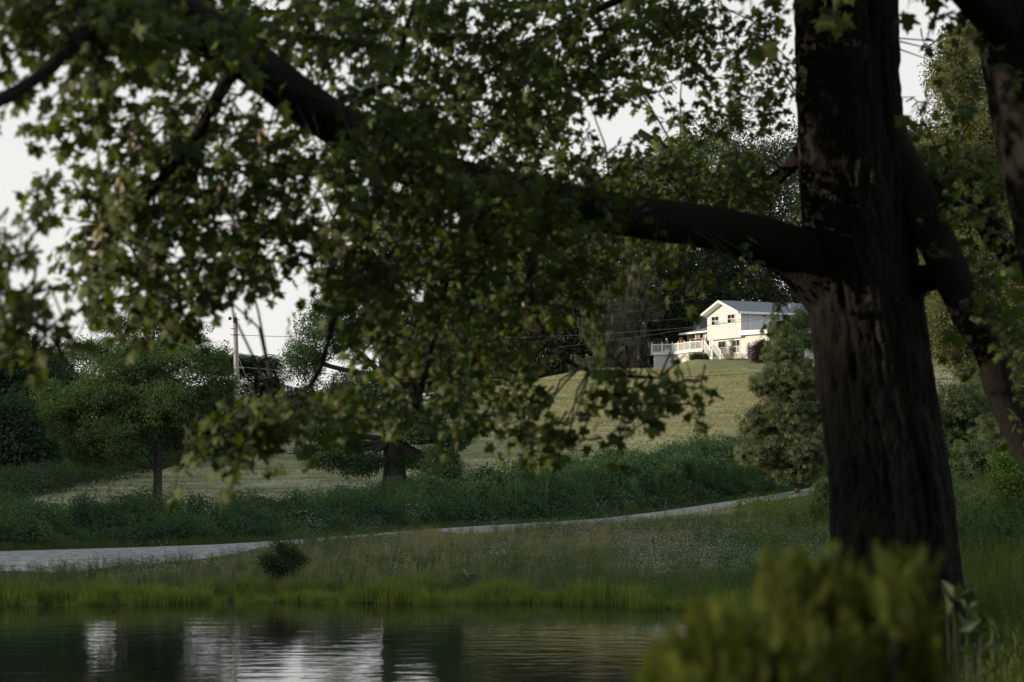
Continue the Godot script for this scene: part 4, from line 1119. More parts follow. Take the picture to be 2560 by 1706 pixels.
func build_foreground() -> void:
	# feathery evergreen shrub close to the camera
	rng.seed = 950
	var plume := MB.new()
	for i in 26:
		var f := i / 26.0
		for e in [-1.0, 1.0]:
			var p := Vector3(0, f * 0.3, 0)
			var d := Vector3(e * (1.0 - f * 0.6), 0.9, rnd(-0.4, 0.4)).normalized()
			for j in 4:
				plume.leaf(p + d * j * 0.018 * (1.2 - f), (d + dirn() * 0.4).normalized(), Vector3.BACK + dirn() * 0.3, 0.03, 0.0065)
	var pm := plume.mesh()
	var foot := at(2010, 1900, 5.1)
	foot.y = ground(foot.x, 5.1)
	var t := thing("juniper_shrub", "blurred feathery yellow-green evergreen shrub close in front of the maple trunk", "shrub", foot)
	var stem := MB.new()
	var heads := [[1990, 1410, 5.1, 90, 14], [2090, 1420, 5.1, 90, 10], [2260, 1400, 4.9, 60, 9], [2160, 1530, 5.1, 110, 14], [2300, 1520, 5.1, 70, 8], [1960, 1560, 5.1, 100, 16], [2080, 1640, 4.9, 120, 16], [2260, 1660, 5.1, 120, 14], [1790, 1545, 4.7, 100, 18], [1690, 1620, 4.7, 80, 16], [1880, 1620, 4.6, 80, 14], [1760, 1700, 4.6, 130, 22], [1930, 1720, 4.7, 120, 18], [2120, 1780, 4.9, 140, 16], [2330, 1760, 5.1, 130, 12]]
	var xf := []; var cols := []; var xo := []; var co := []
	for h in heads:
		var c := at(h[0], h[1] + 42, h[2])
		stem.tube([Vector3(rnd(-0.08, 0.08), -0.1, rnd(-0.08, 0.08)), (c - foot) * Vector3(0.7, 0.5, 0.7), c - foot], [0.02, 0.014, 0.006], 6)
		for i in h[4] * 11:
			var w: float = h[3] * h[2] / FOCAL
			var p := c - foot + ball() * Vector3(w * 1.1, w * 1.25, w * 1.6)
			var x := Transform3D(Basis(Vector3.UP, rnd(0, TAU)) * Basis(Vector3.BACK, rnd(-0.5, 0.35)) * Basis(Vector3.RIGHT, rnd(-0.4, 0.4)), p - Vector3.UP * 0.08).scaled_local(Vector3.ONE * rnd(0.14, 0.36))
			if i % 2 == 0: xf.append(x); cols.append(vary(Color(0.16, 0.19, 0.04), 0.35))
			else: xo.append(x); co.append(vary(Color(0.1, 0.13, 0.03), 0.3))
	part("stem", stem.mesh(), MAT.far_bark, t)
	scatter("lighter_sprays", pm, MAT.leaf, t, xf, cols)  # two green tints, alternating spray by spray
	scatter("darker_sprays", pm, MAT.leaf, t, xo, co)
	# leafy seedling between shrub and bank
	foot = at(2400, 1720, 11.0)
	foot.y = ground(foot.x, 11.0)
	var s := thing("leafy_seedling", "grey-green leafy seedling out of focus below the maple trunk", "plant", foot)
	var sm := MB.new()
	for q in [[2385, 1500], [2420, 1530], [2455, 1570], [2395, 1580], [2460, 1620], [2370, 1540], [2375, 1630], [2430, 1640]]:
		var c := at(q[0], q[1], 11.0) - foot
		sm.tube([Vector3(0, -0.05, 0), c * Vector3(0.6, 0.5, 0.6), c], [0.006, 0.005, 0.003], 5)
		for i in 3:
			var d := (dirn() + Vector3(0.1, 0.5, 0)).normalized()
			var o := MB.new()
			o.leaf(c, d, Vector3.BACK + dirn() * 0.6, rnd(0.09, 0.13), 0.06)
			var lm: StandardMaterial3D = MAT.maple.duplicate()
			lm.albedo_color = vary(Color(0.06, 0.09, 0.05), 0.2).linear_to_srgb()
			part("leaf", o.mesh(), lm, s)
	part("stem", sm.mesh(), MAT.far_bark, s)

# ------------------------------------------------------------------ the house
const HD := 285.0
var house_x: Transform3D

func boxes(list: Array) -> ArrayMesh:
	var m := MB.new()
	for b in list: m.box(b[0], b[1])
	return m.mesh()

# wall in the plane x = const (axis 0) or z = const (axis 2), clad in overlapping boards
func siding(axis: int, at_: float, a0: float, a1: float, y0: float, y1: float, out: float, gable := 0.0) -> ArrayMesh:
	var m := MB.new()
	var y := y0
	var step := 0.24
	var mid := (a0 + a1) * 0.5
	while y < y1 + gable - 0.01:
		var t := minf(y + step, y1 + gable)
		var lo0 := a0; var lo1 := a1; var hi0 := a0; var hi1 := a1
		if gable > 0.0:
			var kl := clampf((y - y1) / gable, 0, 1); var kh := clampf((t - y1) / gable, 0, 1)
			lo0 = lerpf(a0, mid, kl); lo1 = lerpf(a1, mid, kl); hi0 = lerpf(a0, mid, kh); hi1 = lerpf(a1, mid, kh)
		var f := func(s: float, yy: float, o: float) -> Vector3:
			return Vector3(at_ + o, yy, s) if axis == 0 else Vector3(s, yy, at_ + o)
		m.hexa([f.call(lo0, y, 0.0), f.call(lo1, y, 0.0), f.call(lo1, y, out * 0.03), f.call(lo0, y, out * 0.03),
			f.call(hi0, t, 0.0), f.call(hi1, t, 0.0), f.call(hi1, t, out * 0.008), f.call(hi0, t, out * 0.008)])
		y = t
	return m.mesh()

func window(parent: Node, axis: int, plane: float, out: float, s: float, y: float, w: float, h: float, cols := 2, rows := 2, called := "window") -> Node3D:
	var o := Node3D.new()
	o.name = called
	parent.add_child(o, true)
	var bx := func(s0: float, s1: float, y0: float, y1: float, d0: float, d1: float) -> Array:
		var p := plane + out * d0; var q := plane + out * d1
		if axis == 0: return [Vector3(minf(p, q), y0, s0), Vector3(maxf(p, q), y1, s1)]
		return [Vector3(s0, y0, minf(p, q)), Vector3(s1, y1, maxf(p, q))]
	var l := s - w * 0.5; var r := s + w * 0.5
	part("frame", boxes([bx.call(l - 0.07, l, y - 0.07, y + h + 0.07, -0.02, 0.07), bx.call(r, r + 0.07, y - 0.07, y + h + 0.07, -0.02, 0.07), bx.call(l, r, y + h, y + h + 0.07, -0.02, 0.068), bx.call(l - 0.1, r + 0.1, y - 0.12, y - 0.071, -0.02, 0.11), bx.call(l, r, y - 0.07, y, -0.02, 0.066)]), MAT.white_paint, o)
	for i in cols:
		for j in rows:
			var a := l + w * i / cols; var b := y + h * j / rows
			part("pane", boxes([bx.call(a + 0.025, a + w / cols - 0.025, b + 0.025, b + h / rows - 0.025, 0.032, 0.04)]), MAT.window_glass if (i + j * 2) % 3 != 1 else MAT.curtain_glass, o)
	var mm := []
	for i in range(1, cols): mm.append(bx.call(l + w * i / cols - 0.025, l + w * i / cols + 0.025, y, y + h, 0.03, 0.056))
	for j in range(1, rows): mm.append(bx.call(l, r, y + h * j / rows - 0.025, y + h * j / rows + 0.025, 0.03, 0.052))
	part("muntin", boxes(mm), MAT.white_paint, o)
	return o

func build_house() -> void:
	var cg := mat("curtain_glass", Color(0.3, 0.27, 0.24), 0.12, 0.6)
	var c := at(1853, 896, HD)
	var th := deg_to_rad(26.8)
	var base := Vector3(c.x, c.y, c.z)
	var h := thing("white_house", "white split-level house with a raised deck at the top of the mown field", "house", base, th)
	house_x = Transform3D(Basis(Vector3.UP, th), base)
	# lower storey and the flat-roofed extension
	part("foundation", boxes([[Vector3(0.55, -1.5, -7.2), Vector3(12, 0.0, -0.02)], [Vector3(0.55, -2.5, 0), Vector3(11, 0.0, 6.75)]]), MAT.cream_stucco, h).set_meta("label", "cream masonry base")
	part("lower_wall", boxes([[Vector3(0.5, 0, -7.2), Vector3(12, 2.6, -0.01)], [Vector3(0.5, 0.002, 0), Vector3(11, 2.86, 6.8)]]), MAT.cream_stucco, h).set_meta("label", "cream lower storey wall")
	part("extension_siding", siding(2, 6.8, 0.5, 11.0, 0.0, 2.86, 1.0), MAT.white_siding, h)
	var rm := MB.new()
	rm.hexa([Vector3(0.0, 3.1, -0.0), Vector3(11.5, 3.1, 0), Vector3(11.5, 2.87, 7.3), Vector3(0.0, 2.87, 7.3), Vector3(0.0, 3.25, 0), Vector3(11.5, 3.25, 0), Vector3(11.5, 3.02, 7.3), Vector3(0.0, 3.02, 7.3)])
	var er := part("extension_roof", rm.mesh(), MAT.grey_metal, h)
	for i in 26:
		var rib := MB.new()
		var xx := 0.25 + i * 0.44
		rib.beam(Vector3(xx, 3.26, 0.05), Vector3(xx, 3.03, 7.28), 0.06, 0.05)
		part("rib", rib.mesh(), MAT.grey_metal, er)
	var fm := MB.new()
	fm.hexa([Vector3(-0.06, 2.72, -0.2), Vector3(-0.002, 2.72, -0.2), Vector3(-0.002, 2.6, 7.3), Vector3(-0.06, 2.6, 7.3), Vector3(-0.06, 3.28, -0.2), Vector3(-0.002, 3.28, -0.2), Vector3(-0.002, 3.06, 7.3), Vector3(-0.06, 3.06, 7.3)])
	fm.box(Vector3(-0.06, 2.6, 7.302), Vector3(11.5, 3.0, 7.36))
	part("fascia", fm.mesh(), MAT.white_paint, h)
	# upper storey
	part("upper_wall", boxes([[Vector3(0.02, 2.602, -7.48), Vector3(12, 5.6, -0.02)]]), MAT.white_siding, h)
	part("gable_siding", siding(0, 0.02, -7.5, 0.0, 2.6, 5.6, -1.0, 1.35), MAT.white_siding, h)
	part("side_siding", siding(2, -0.02, 0.0, 12.0, 2.6, 5.6, 1.0), MAT.white_siding, h)
	for z in [-0.1, -7.53]: part("corner_trim", boxes([[Vector3(-0.03, 2.58, z), Vector3(0.07, 5.6, z + 0.13)]]), MAT.white_paint, h)
	part("overhang_soffit", boxes([[Vector3(-0.04, 2.5, -7.5), Vector3(0.6, 2.575, 0.0)]]), MAT.white_paint, h)
	var roof := MB.new()
	for e in [-1.0, 1.0]:
		var z0 := -3.75; var z1 = -3.75 + e * 4.3
		var y0 := 7.08; var y1 := 7.08 - 4.3 * 0.36
		roof.hexa([Vector3(-0.75, y0 - 0.12, z0), Vector3(12.6, y0 - 0.12, z0), Vector3(12.6, y1 - 0.12, z1), Vector3(-0.75, y1 - 0.12, z1), Vector3(-0.75, y0, z0), Vector3(12.6, y0, z0), Vector3(12.6, y1, z1), Vector3(-0.75, y1, z1)])
	var rp := part("roof", roof.mesh(), MAT.shingle, h)
	var tr := MB.new()
	for e in [-1.0, 1.0]:
		var z1 = -3.75 + e * 4.32
		var y1 := 7.08 - 4.32 * 0.36
		tr.hexa([Vector3(-0.82, 6.82, -3.75), Vector3(-0.755, 6.82, -3.75), Vector3(-0.755, y1 - 0.26, z1), Vector3(-0.82, y1 - 0.26, z1), Vector3(-0.82, 7.1, -3.75), Vector3(-0.755, 7.1, -3.75), Vector3(-0.755, y1 + 0.02, z1), Vector3(-0.82, y1 + 0.02, z1)])
		tr.box(Vector3(-0.8, y1 - 0.28, z1 - 0.02 if e > 0 else z1 - 0.06), Vector3(12.6, y1 - 0.02, z1 + 0.06 if e > 0 else z1 + 0.02))
		# sloping soffit under the rake
		tr.hexa([Vector3(-0.75, 6.8, -3.75), Vector3(0.0, 6.8, -3.75), Vector3(0.0, y1 - 0.28, z1), Vector3(-0.75, y1 - 0.28, z1), Vector3(-0.75, 6.93, -3.75), Vector3(0.0, 6.93, -3.75), Vector3(0.0, y1 - 0.15, z1), Vector3(-0.75, y1 - 0.15, z1)])
	part("rake_board", tr.mesh(), MAT.white_paint, rp)
	var vp := MB.new()
	vp.tube([Vector3(8.0, 5.9, -1.6), Vector3(8.0, 6.75, -1.6)], [0.05, 0.05], 8)
	part("vent_pipe", vp.mesh(), MAT.grey_metal, rp)
	var dsx := MB.new()
	dsx.tube([Vector3(1.35, 5.45, 0.42), Vector3(1.2, 5.2, 0.15), Vector3(1.15, 5.05, 0.08), Vector3(1.15, 3.5, 0.08), Vector3(1.2, 3.35, 0.2)], [0.07, 0.07, 0.07, 0.07, 0.07], 8)
	part("downspout", dsx.mesh(), MAT.white_paint, h)
	var fl := MB.new()
	fl.tube([Vector3(3.2, 5.15, 0.0), Vector3(3.2, 5.1, 0.18), Vector3(3.25, 5.02, 0.3)], [0.06, 0.05, 0.11], 8)
	part("floodlight", fl.mesh(), MAT.dark_metal, h)
	for w in [[-5.7, 4.25], [-2.05, 4.3]]: window(h, 0, -0.01, -1.0, w[0], w[1], 1.55, 1.0, 2, 2)
	for w in [[-5.0, 0.75], [-1.75, 0.75]]: window(h, 0, 0.49, -1.0, w[0], w[1], 1.5, 1.5, 2, 2)
	window(h, 2, 0.01, 1.0, 5.0, 4.15, 1.0, 0.95, 1, 2)
	var w2 := window(h, 2, 0.01, 1.0, 8.3, 4.15, 1.1, 0.95, 1, 2)
	part("air_conditioner", boxes([[Vector3(8.1, 4.13, 0.02), Vector3(8.7, 4.5, 0.42)]]), MAT.grey_metal, w2)
	# single-storey wing with hipped roof
	part("wing_wall", boxes([[Vector3(0.8, -1.6, -13.6), Vector3(8, 3.66, -7.52)]]), MAT.cream_stucco, h)
	var wr := MB.new()
	var e0 := Vector3(0.0, 3.68, -14.2); var e1 := Vector3(9.0, 3.68, -14.2); var e2 := Vector3(9.0, 3.68, -7.55); var e3 := Vector3(0.0, 3.68, -7.55)
	var r0 := Vector3(4.4, 5.0, -10.2); var r1 := Vector3(4.4, 5.0, -7.55)
	wr.tri(e0, r0, e1); wr.quad(e0, e3, r1, r0); wr.quad(e1, r0, r1, e2); wr.quad(e0, e1, e2, e3); wr.tri(e3, e2, r1)
	part("wing_roof", wr.mesh(), MAT.shingle, h)
	part("wing_fascia", boxes([[Vector3(-0.06, 3.5, -14.26), Vector3(-0.004, 3.7, -7.53)], [Vector3(-0.06, 3.5, -14.26), Vector3(9.0, 3.7, -14.21)]]), MAT.white_paint, h)
	window(h, 0, 0.79, -1.0, -12.5, 1.75, 1.7, 1.75, 2, 3)
	window(h, 0, 0.79, -1.0, -10.6, 1.75, 1.7, 1.75, 2, 3)
	var dr := part("door", boxes([[Vector3(0.72, 1.35, -9.1), Vector3(0.79, 3.4, -8.2)]]), MAT.white_paint, h)
	part("door_pane", boxes([[Vector3(0.7, 1.9, -8.95), Vector3(0.717, 3.25, -8.35)]]), MAT.window_glass, dr)
	# stone chimney
	var ch := Node3D.new()
	ch.name = "chimney"
	h.add_child(ch)
	part("stack", boxes([[Vector3(1.5, 3.6, -13.2), Vector3(2.5, 5.5, -11.8)]]), MAT.stone, ch)
	rng.seed = 610
	for j in 6:
		for i in 4:
			var y := 3.95 + j * 0.25
			var z := -13.18 + i * 0.345 + (0.1 if j % 2 else 0.0)
			part("stone", boxes([[Vector3(1.5 - rnd(0.03, 0.07), y, z), Vector3(1.52, y + 0.22, minf(z + 0.31, -11.82))]]), MAT.stone, ch)
			var x := 1.52 + i * 0.25
			part("stone", boxes([[Vector3(x, y, -11.82), Vector3(minf(x + 0.22, 2.48), y + 0.22, -11.8 + rnd(0.03, 0.07))]]), MAT.stone, ch)
	part("cap", boxes([[Vector3(1.4, 5.5, -13.3), Vector3(2.6, 5.62, -11.7)]]), MAT.white_paint, ch)
	# raised deck
	var inv := house_x.affine_inverse()
	var W := func(px: float, d: float, y: float) -> Vector3:
		var q := at(px, 853, d)
		return inv * Vector3(q.x, base.y + y, q.z)
	var deck := Node3D.new()
	deck.name = "deck"
	h.add_child(deck)
	var line := [W.call(1757.0, 289.2, 1.25), W.call(1726.0, 291.0, 1.25), W.call(1681.0, 296.0, 1.25), W.call(1630.0, 297.0, 1.25), W.call(1615.0, 301.0, 1.25)]
	var inner := [Vector3(0.75, 1.25, -7.6), Vector3(0.75, 1.25, -10.0), Vector3(0.75, 1.25, -13.0), Vector3(0.75, 1.25, -14.5), Vector3(0.75, 1.25, -17.0)]
	var dk := MB.new()
	var fas := MB.new()
	for i in 4:
		var dn := Vector3(0, -0.08, 0)
		dk.hexa([line[i] + dn, line[i + 1] + dn, inner[i + 1] + dn, inner[i] + dn, line[i], line[i + 1], inner[i + 1], inner[i]])
		fas.beam(line[i] + Vector3(0, -0.1, 0), line[i + 1] + Vector3(0, -0.1, 0), 0.06, 0.28)
	part("decking", dk.mesh(), MAT.grey_metal, deck)
	part("rim_board", fas.mesh(), MAT.white_paint, deck)
	var post := MB.new()
	post.box(Vector3(-0.06, 0, -0.06), Vector3(0.06, 1.12, 0.06))
	post.lathe([[0.0, 1.32], [0.05, 1.27], [0.07, 1.2], [0.045, 1.15], [0.08, 1.12]], 10)
	var pmh := post.mesh()
	var bal := MB.new()
	bal.box(Vector3(-0.022, 0.1, -0.022), Vector3(0.022, 0.98, 0.022))
	var bmh := bal.mesh()
	var rl := func(a: Vector3, b: Vector3, n: int) -> void:
		var rm2 := MB.new()
		rm2.beam(a + Vector3(0, 1.02, 0), b + Vector3(0, 1.02, 0), 0.09, 0.09)
		rm2.beam(a + Vector3(0, 0.1, 0), b + Vector3(0, 0.1, 0), 0.06, 0.07)
		part("rail", rm2.mesh(), MAT.white_paint, deck)
		for i in n:
			var po := part("railing_post", pmh, MAT.white_paint, deck)
			po.position = a.lerp(b, i / float(n))
		var k := int(a.distance_to(b) / 0.17)
		for i in range(1, k):
			var ba := part("baluster", bmh, MAT.white_paint, deck)
			ba.position = a.lerp(b, i / float(k))
	rl.call(line[0], line[1], 1); rl.call(line[1], line[2], 3); rl.call(line[2], line[3], 2); rl.call(line[3], line[4], 1)
	for q in [line[4]]:
		part("railing_post", pmh, MAT.white_paint, deck).position = q
	# skirting below the deck: lattice to the left, boards to the right
	var sk := MB.new()
	var ins := Vector3(0.25, 0, 0.0)
	sk.hexa([line[1] + ins + Vector3(0, -2.2, 0), line[2] + ins + Vector3(0, -2.6, 0), line[2] + ins + Vector3(0.06, -2.6, 0), line[1] + ins + Vector3(0.06, -2.2, 0), line[1] + ins + Vector3(0, -0.24, 0), line[2] + ins + Vector3(0, -0.24, 0), line[2] + ins + Vector3(0.06, -0.24, 0), line[1] + ins + Vector3(0.06, -0.24, 0)])
	part("skirting", sk.mesh(), MAT.cream_stucco, deck)
	var lt := Node3D.new()
	lt.name = "lattice"
	deck.add_child(lt)
	for pr in [[line[2], line[3], 2.4], [line[0], line[1], 1.6]]:
		var a: Vector3 = pr[0] + ins; var b: Vector3 = pr[1] + ins
		var u := (b - a).normalized()
		var len: float = a.distance_to(b)
		var hh: float = pr[2]
		for e in [-1.0, 1.0]:
			var o := -hh
			while o < len:
				var s0 := o if e > 0 else len - o
				var t0 := 0.0; var t1 := hh
				if o < 0.0: t0 = -o
				if o + hh > len: t1 = len - o
				var p0 = a + u * (s0 + e * t0) + Vector3(0, -0.26 - hh + t0, 0.0)
				var p1 = a + u * (s0 + e * t1) + Vector3(0, -0.26 - hh + t1, 0.0)
				var lm := MB.new()
				lm.beam(p0 + Vector3(0.01, 0, 0.01) * e, p1 + Vector3(0.01, 0, 0.01) * e, 0.015, 0.07, u.cross(Vector3.UP).cross(p1 - p0))
				part("slat", lm.mesh(), MAT.white_paint, lt)
				o += 0.27
	# stairs
	var st := Node3D.new()
	st.name = "stairs"
	h.add_child(st)
	var s0: Vector3 = W.call(1762.0, 289.0, 1.25)
	var s1: Vector3 = W.call(1783.0, 288.6, 1.25)
	var run: Vector3 = inv.basis * Vector3(0.32, 0, 0.95).normalized() * 2.3
	for i in 8:
		var f := (i + 0.5) / 8.0
		var a := s0 + run * f + Vector3(0, -1.3 * (i + 1) / 8.0, 0)
		var b := s1 + run * f + Vector3(0, -1.3 * (i + 1) / 8.0, 0)
		var sm := MB.new()
		sm.beam(a, b, 0.29, 0.05)
		part("step", sm.mesh(), MAT.tread, st)
	for q in [s0, s1]:
		var e: Vector3 = q + run + Vector3(0, -1.3, 0)
		var sm := MB.new()
		sm.beam(q + Vector3(0, 0.95, 0), e + Vector3(0, 0.95, 0), 0.08, 0.09)
		sm.beam(q + Vector3(0, -0.15, 0), e + Vector3(0, -0.1, 0), 0.05, 0.24)
		part("handrail", sm.mesh(), MAT.white_paint, st)
		var po := part("newel_post", pmh, MAT.white_paint, st)
		po.position = e + Vector3(0, -0.1, 0)
		var po2 := part("newel_post", pmh, MAT.white_paint, st)
		po2.position = q
		for i in range(1, 13):
			var ba := part("baluster", bmh, MAT.white_paint, st)
			ba.position = q.lerp(e, i / 13.0) + Vector3(0, -0.06, 0)
	build_yard(W, base)

func build_yard(W: Callable, base: Vector3) -> void:
	rng.seed = 650
	var world := func(px: float, d: float, y: float) -> Vector3:
		var q := at(px, 853, d)
		return Vector3(q.x, base.y + y, q.z)
	# satellite dish on the deck rail
	var dish: Vector3 = world.call(1668.0, 295.6, 0.75)
	var t := thing("satellite_dish", "grey satellite dish fixed to the outside of the deck railing", "dish", dish, 0.5)
	var dm := MB.new()
	var prof := []
	for i in 7:
		var r := 0.42 * i / 6.0
		prof.append([r, r * r * 0.55])
	dm.lathe(prof, 20)
	var dd := part("reflector", dm.mesh(), MAT.grey_metal, t)
	dd.rotation = Vector3(1.1, 0, 0.2); dd.position = Vector3(0, 0.5, 0.1)
	var am := MB.new()
	am.tube([Vector3(0, 0.1, -0.15), Vector3(0, 0.5, 0.08)], [0.03, 0.03], 6)
	am.tube([Vector3(0.05, 0.15, 0.15), Vector3(0.35, -0.35, 0.5)], [0.02, 0.02], 6)
	part("mount", am.mesh(), MAT.dark_metal, t)
	# pots and hanging baskets
	var pot := MB.new()
	pot.lathe([[0.0, 0.0], [0.12, 0.0], [0.17, 0.24], [0.19, 0.25], [0.19, 0.29], [0.15, 0.29], [0.0, 0.25]], 14)
	var pmesh := pot.mesh()
	for a in [["flower pot with orange foliage on the deck rail", 1703.0, 292.8, 2.32, "terracotta", Color(0.35, 0.16, 0.06)], ["small orange pot at the far end of the deck rail", 1621.0, 299.0, 2.32, "terracotta", Color(0.3, 0.2, 0.1)]]:
		var o := thing("flower_pot", a[0], "flower pot", world.call(a[1], a[2], a[3]), 0.0, "pots on the deck rail")
		part("pot", pmesh, MAT[a[4]], o)
		var xf := []; var cols := []
		for i in 5: xf.append(xform(Vector3(0, 0.42, 0) + ball() * 0.15, 0.5)); cols.append(vary(a[5], 0.3))
		scatter("blossoms", CL.broad0, MAT.leaf, o, xf, cols)
	for a in [["white hanging basket of pale green fern under the wing eave", 1721.0, 296.0, 2.35, "white_paint", Color(0.2, 0.24, 0.1), 0.75], ["red hanging lantern feeder under the eave beside the fern basket", 1733.0, 295.0, 2.5, "red", Color(0.5, 0.05, 0.04), 0.3], ["hanging basket of pink flowers in front of the wing window", 1741.0, 294.4, 2.6, "terracotta", Color(0.42, 0.22, 0.16), 0.5], ["hanging basket of peach flowers in front of the wing window beside a blue ornament", 1749.0, 294.0, 2.68, "terracotta", Color(0.5, 0.3, 0.17), 0.5], ["blue hanging ornament below the flower baskets", 1753.0, 293.8, 2.5, "blue", Color(0.06, 0.1, 0.3), 0.18], ["hanging basket of yellow and pink flowers nearest the door", 1759.0, 293.4, 2.7, "terracotta", Color(0.5, 0.33, 0.16), 0.5]]:
		var p: Vector3 = world.call(a[1], a[2], a[3])
		var o := thing("hanging_basket", a[0], "basket", p, 0.0, "baskets hanging from the wing eave")
		var bm := MB.new()
		bm.lathe([[0.0, -0.2], [0.1, -0.18], [0.18, -0.06], [0.2, 0.0], [0.17, 0.0], [0.0, -0.02]], 12)
		part("pot", bm.mesh(), MAT[a[4]], o)
		var hm := MB.new()
		var top: float = 3.5 - a[3]
		for k in 3: hm.tube([Vector3(cos(k * 2.1) * 0.19, 0, sin(k * 2.1) * 0.19), Vector3(0, top, 0)], [0.006, 0.006], 4)
		part("hanger", hm.mesh(), MAT.dark_metal, o)
		var xf := []; var cols := []
		for i in 6: xf.append(xform(Vector3(0, 0.08, 0) + ball() * Vector3(0.22, 0.1, 0.22) * a[6] * 2.0, a[6])); cols.append(vary(a[5], 0.35))
		scatter("blossoms", CL.broad1, MAT.leaf, o, xf, cols)
	var fl := thing("garden_flag", "small red and white flag standing on the deck rail", "flag", world.call(1668.5, 296.3, 2.3))
	var fp := MB.new()
	fp.tube([Vector3.ZERO, Vector3(0, 0.75, 0)], [0.015, 0.012], 6)
	part("staff", fp.mesh(), MAT.white_paint, fl)
	part("cloth", boxes([[Vector3(-0.2, 0.1, -0.012), Vector3(-0.016, 0.55, 0.012)]]), MAT.red, fl)
	part("stripe", boxes([[Vector3(-0.2, 0.551, -0.012), Vector3(-0.016, 0.72, 0.012)]]), MAT.white_paint, fl)
	# shrubs along the house
	var g := func(px: float, d: float) -> Vector3:
		var q := at(px, 853, d)
		return Vector3(q.x, ground(q.x, d), q.z)
	var b0: Vector3 = g.call(1905.0, 272.0)
	tree("purple_bush", "large rounded dark purple bush in front of the house extension", "", b0, b0 + Vector3(0, 1.2, 0), 0.08, [[b0 + Vector3(0, 1.3, 0), Vector3(1.65, 1.25, 1.5), 190], [b0 + Vector3(0.1, 2.0, 0), Vector3(1.1, 0.7, 1.0), 60], [b0 + Vector3(0, 0.6, 0), Vector3(1.6, 0.7, 1.5), 80]], "broad", Color(0.04, 0.024, 0.026), 0.75, 651)
	var b1: Vector3 = g.call(1746.0, 284.0)
	var og := thing("ornamental_grass", "dark green mounded ornamental grass beside the deck stairs", "plant", b1)
	var xf := []; var cols := []
	for i in 46: xf.append(xform(Vector3(rnd(-0.9, 0.9), 0, rnd(-0.5, 0.5)), rnd(1.5, 2.4), 0.6)); cols.append(vary(Color(0.05, 0.08, 0.03), 0.25))
	scatter("foliage", CL.reed0, MAT.grass, og, xf, cols)
	xf = []; cols = []
	var b2: Vector3 = g.call(1838.0, 281.0)
	var tg := thing("dry_grass_clump", "tan dry plants along the foot of the lower house wall", "plant", b2)
	for i in 44: xf.append(xform(Vector3(rnd(-1.6, 1.4), 0, rnd(-0.5, 0.4)), rnd(0.9, 1.5), 0.4)); cols.append(vary(Color(0.26, 0.19, 0.09), 0.25))
	scatter("foliage", CL.hay0, MAT.grass, tg, xf, cols)
	var b3: Vector3 = g.call(1829.0, 284.0)
	tree("climbing_bush", "tall slim leafy climber between the two lower windows of the house", "", b3, b3 + Vector3(0, 1.9, 0), 0.03, [[b3 + Vector3(0, 1.0, 0), Vector3(0.35, 0.8, 0.25), 26], [b3 + Vector3(0.05, 1.9, 0), Vector3(0.25, 0.5, 0.2), 14]], "broad", Color(0.16, 0.15, 0.09), 0.5, 652)
	var b4: Vector3 = g.call(1690.0, 286.0)
	tree("low_bush", "low dark weedy bush against the white skirting below the deck", "", b4, b4 + Vector3(0, 0.4, 0), 0.02, [[b4 + Vector3(0, 0.3, 0), Vector3(0.7, 0.3, 0.3), 24]], "bramble", Color(0.06, 0.075, 0.035), 0.6, 653)

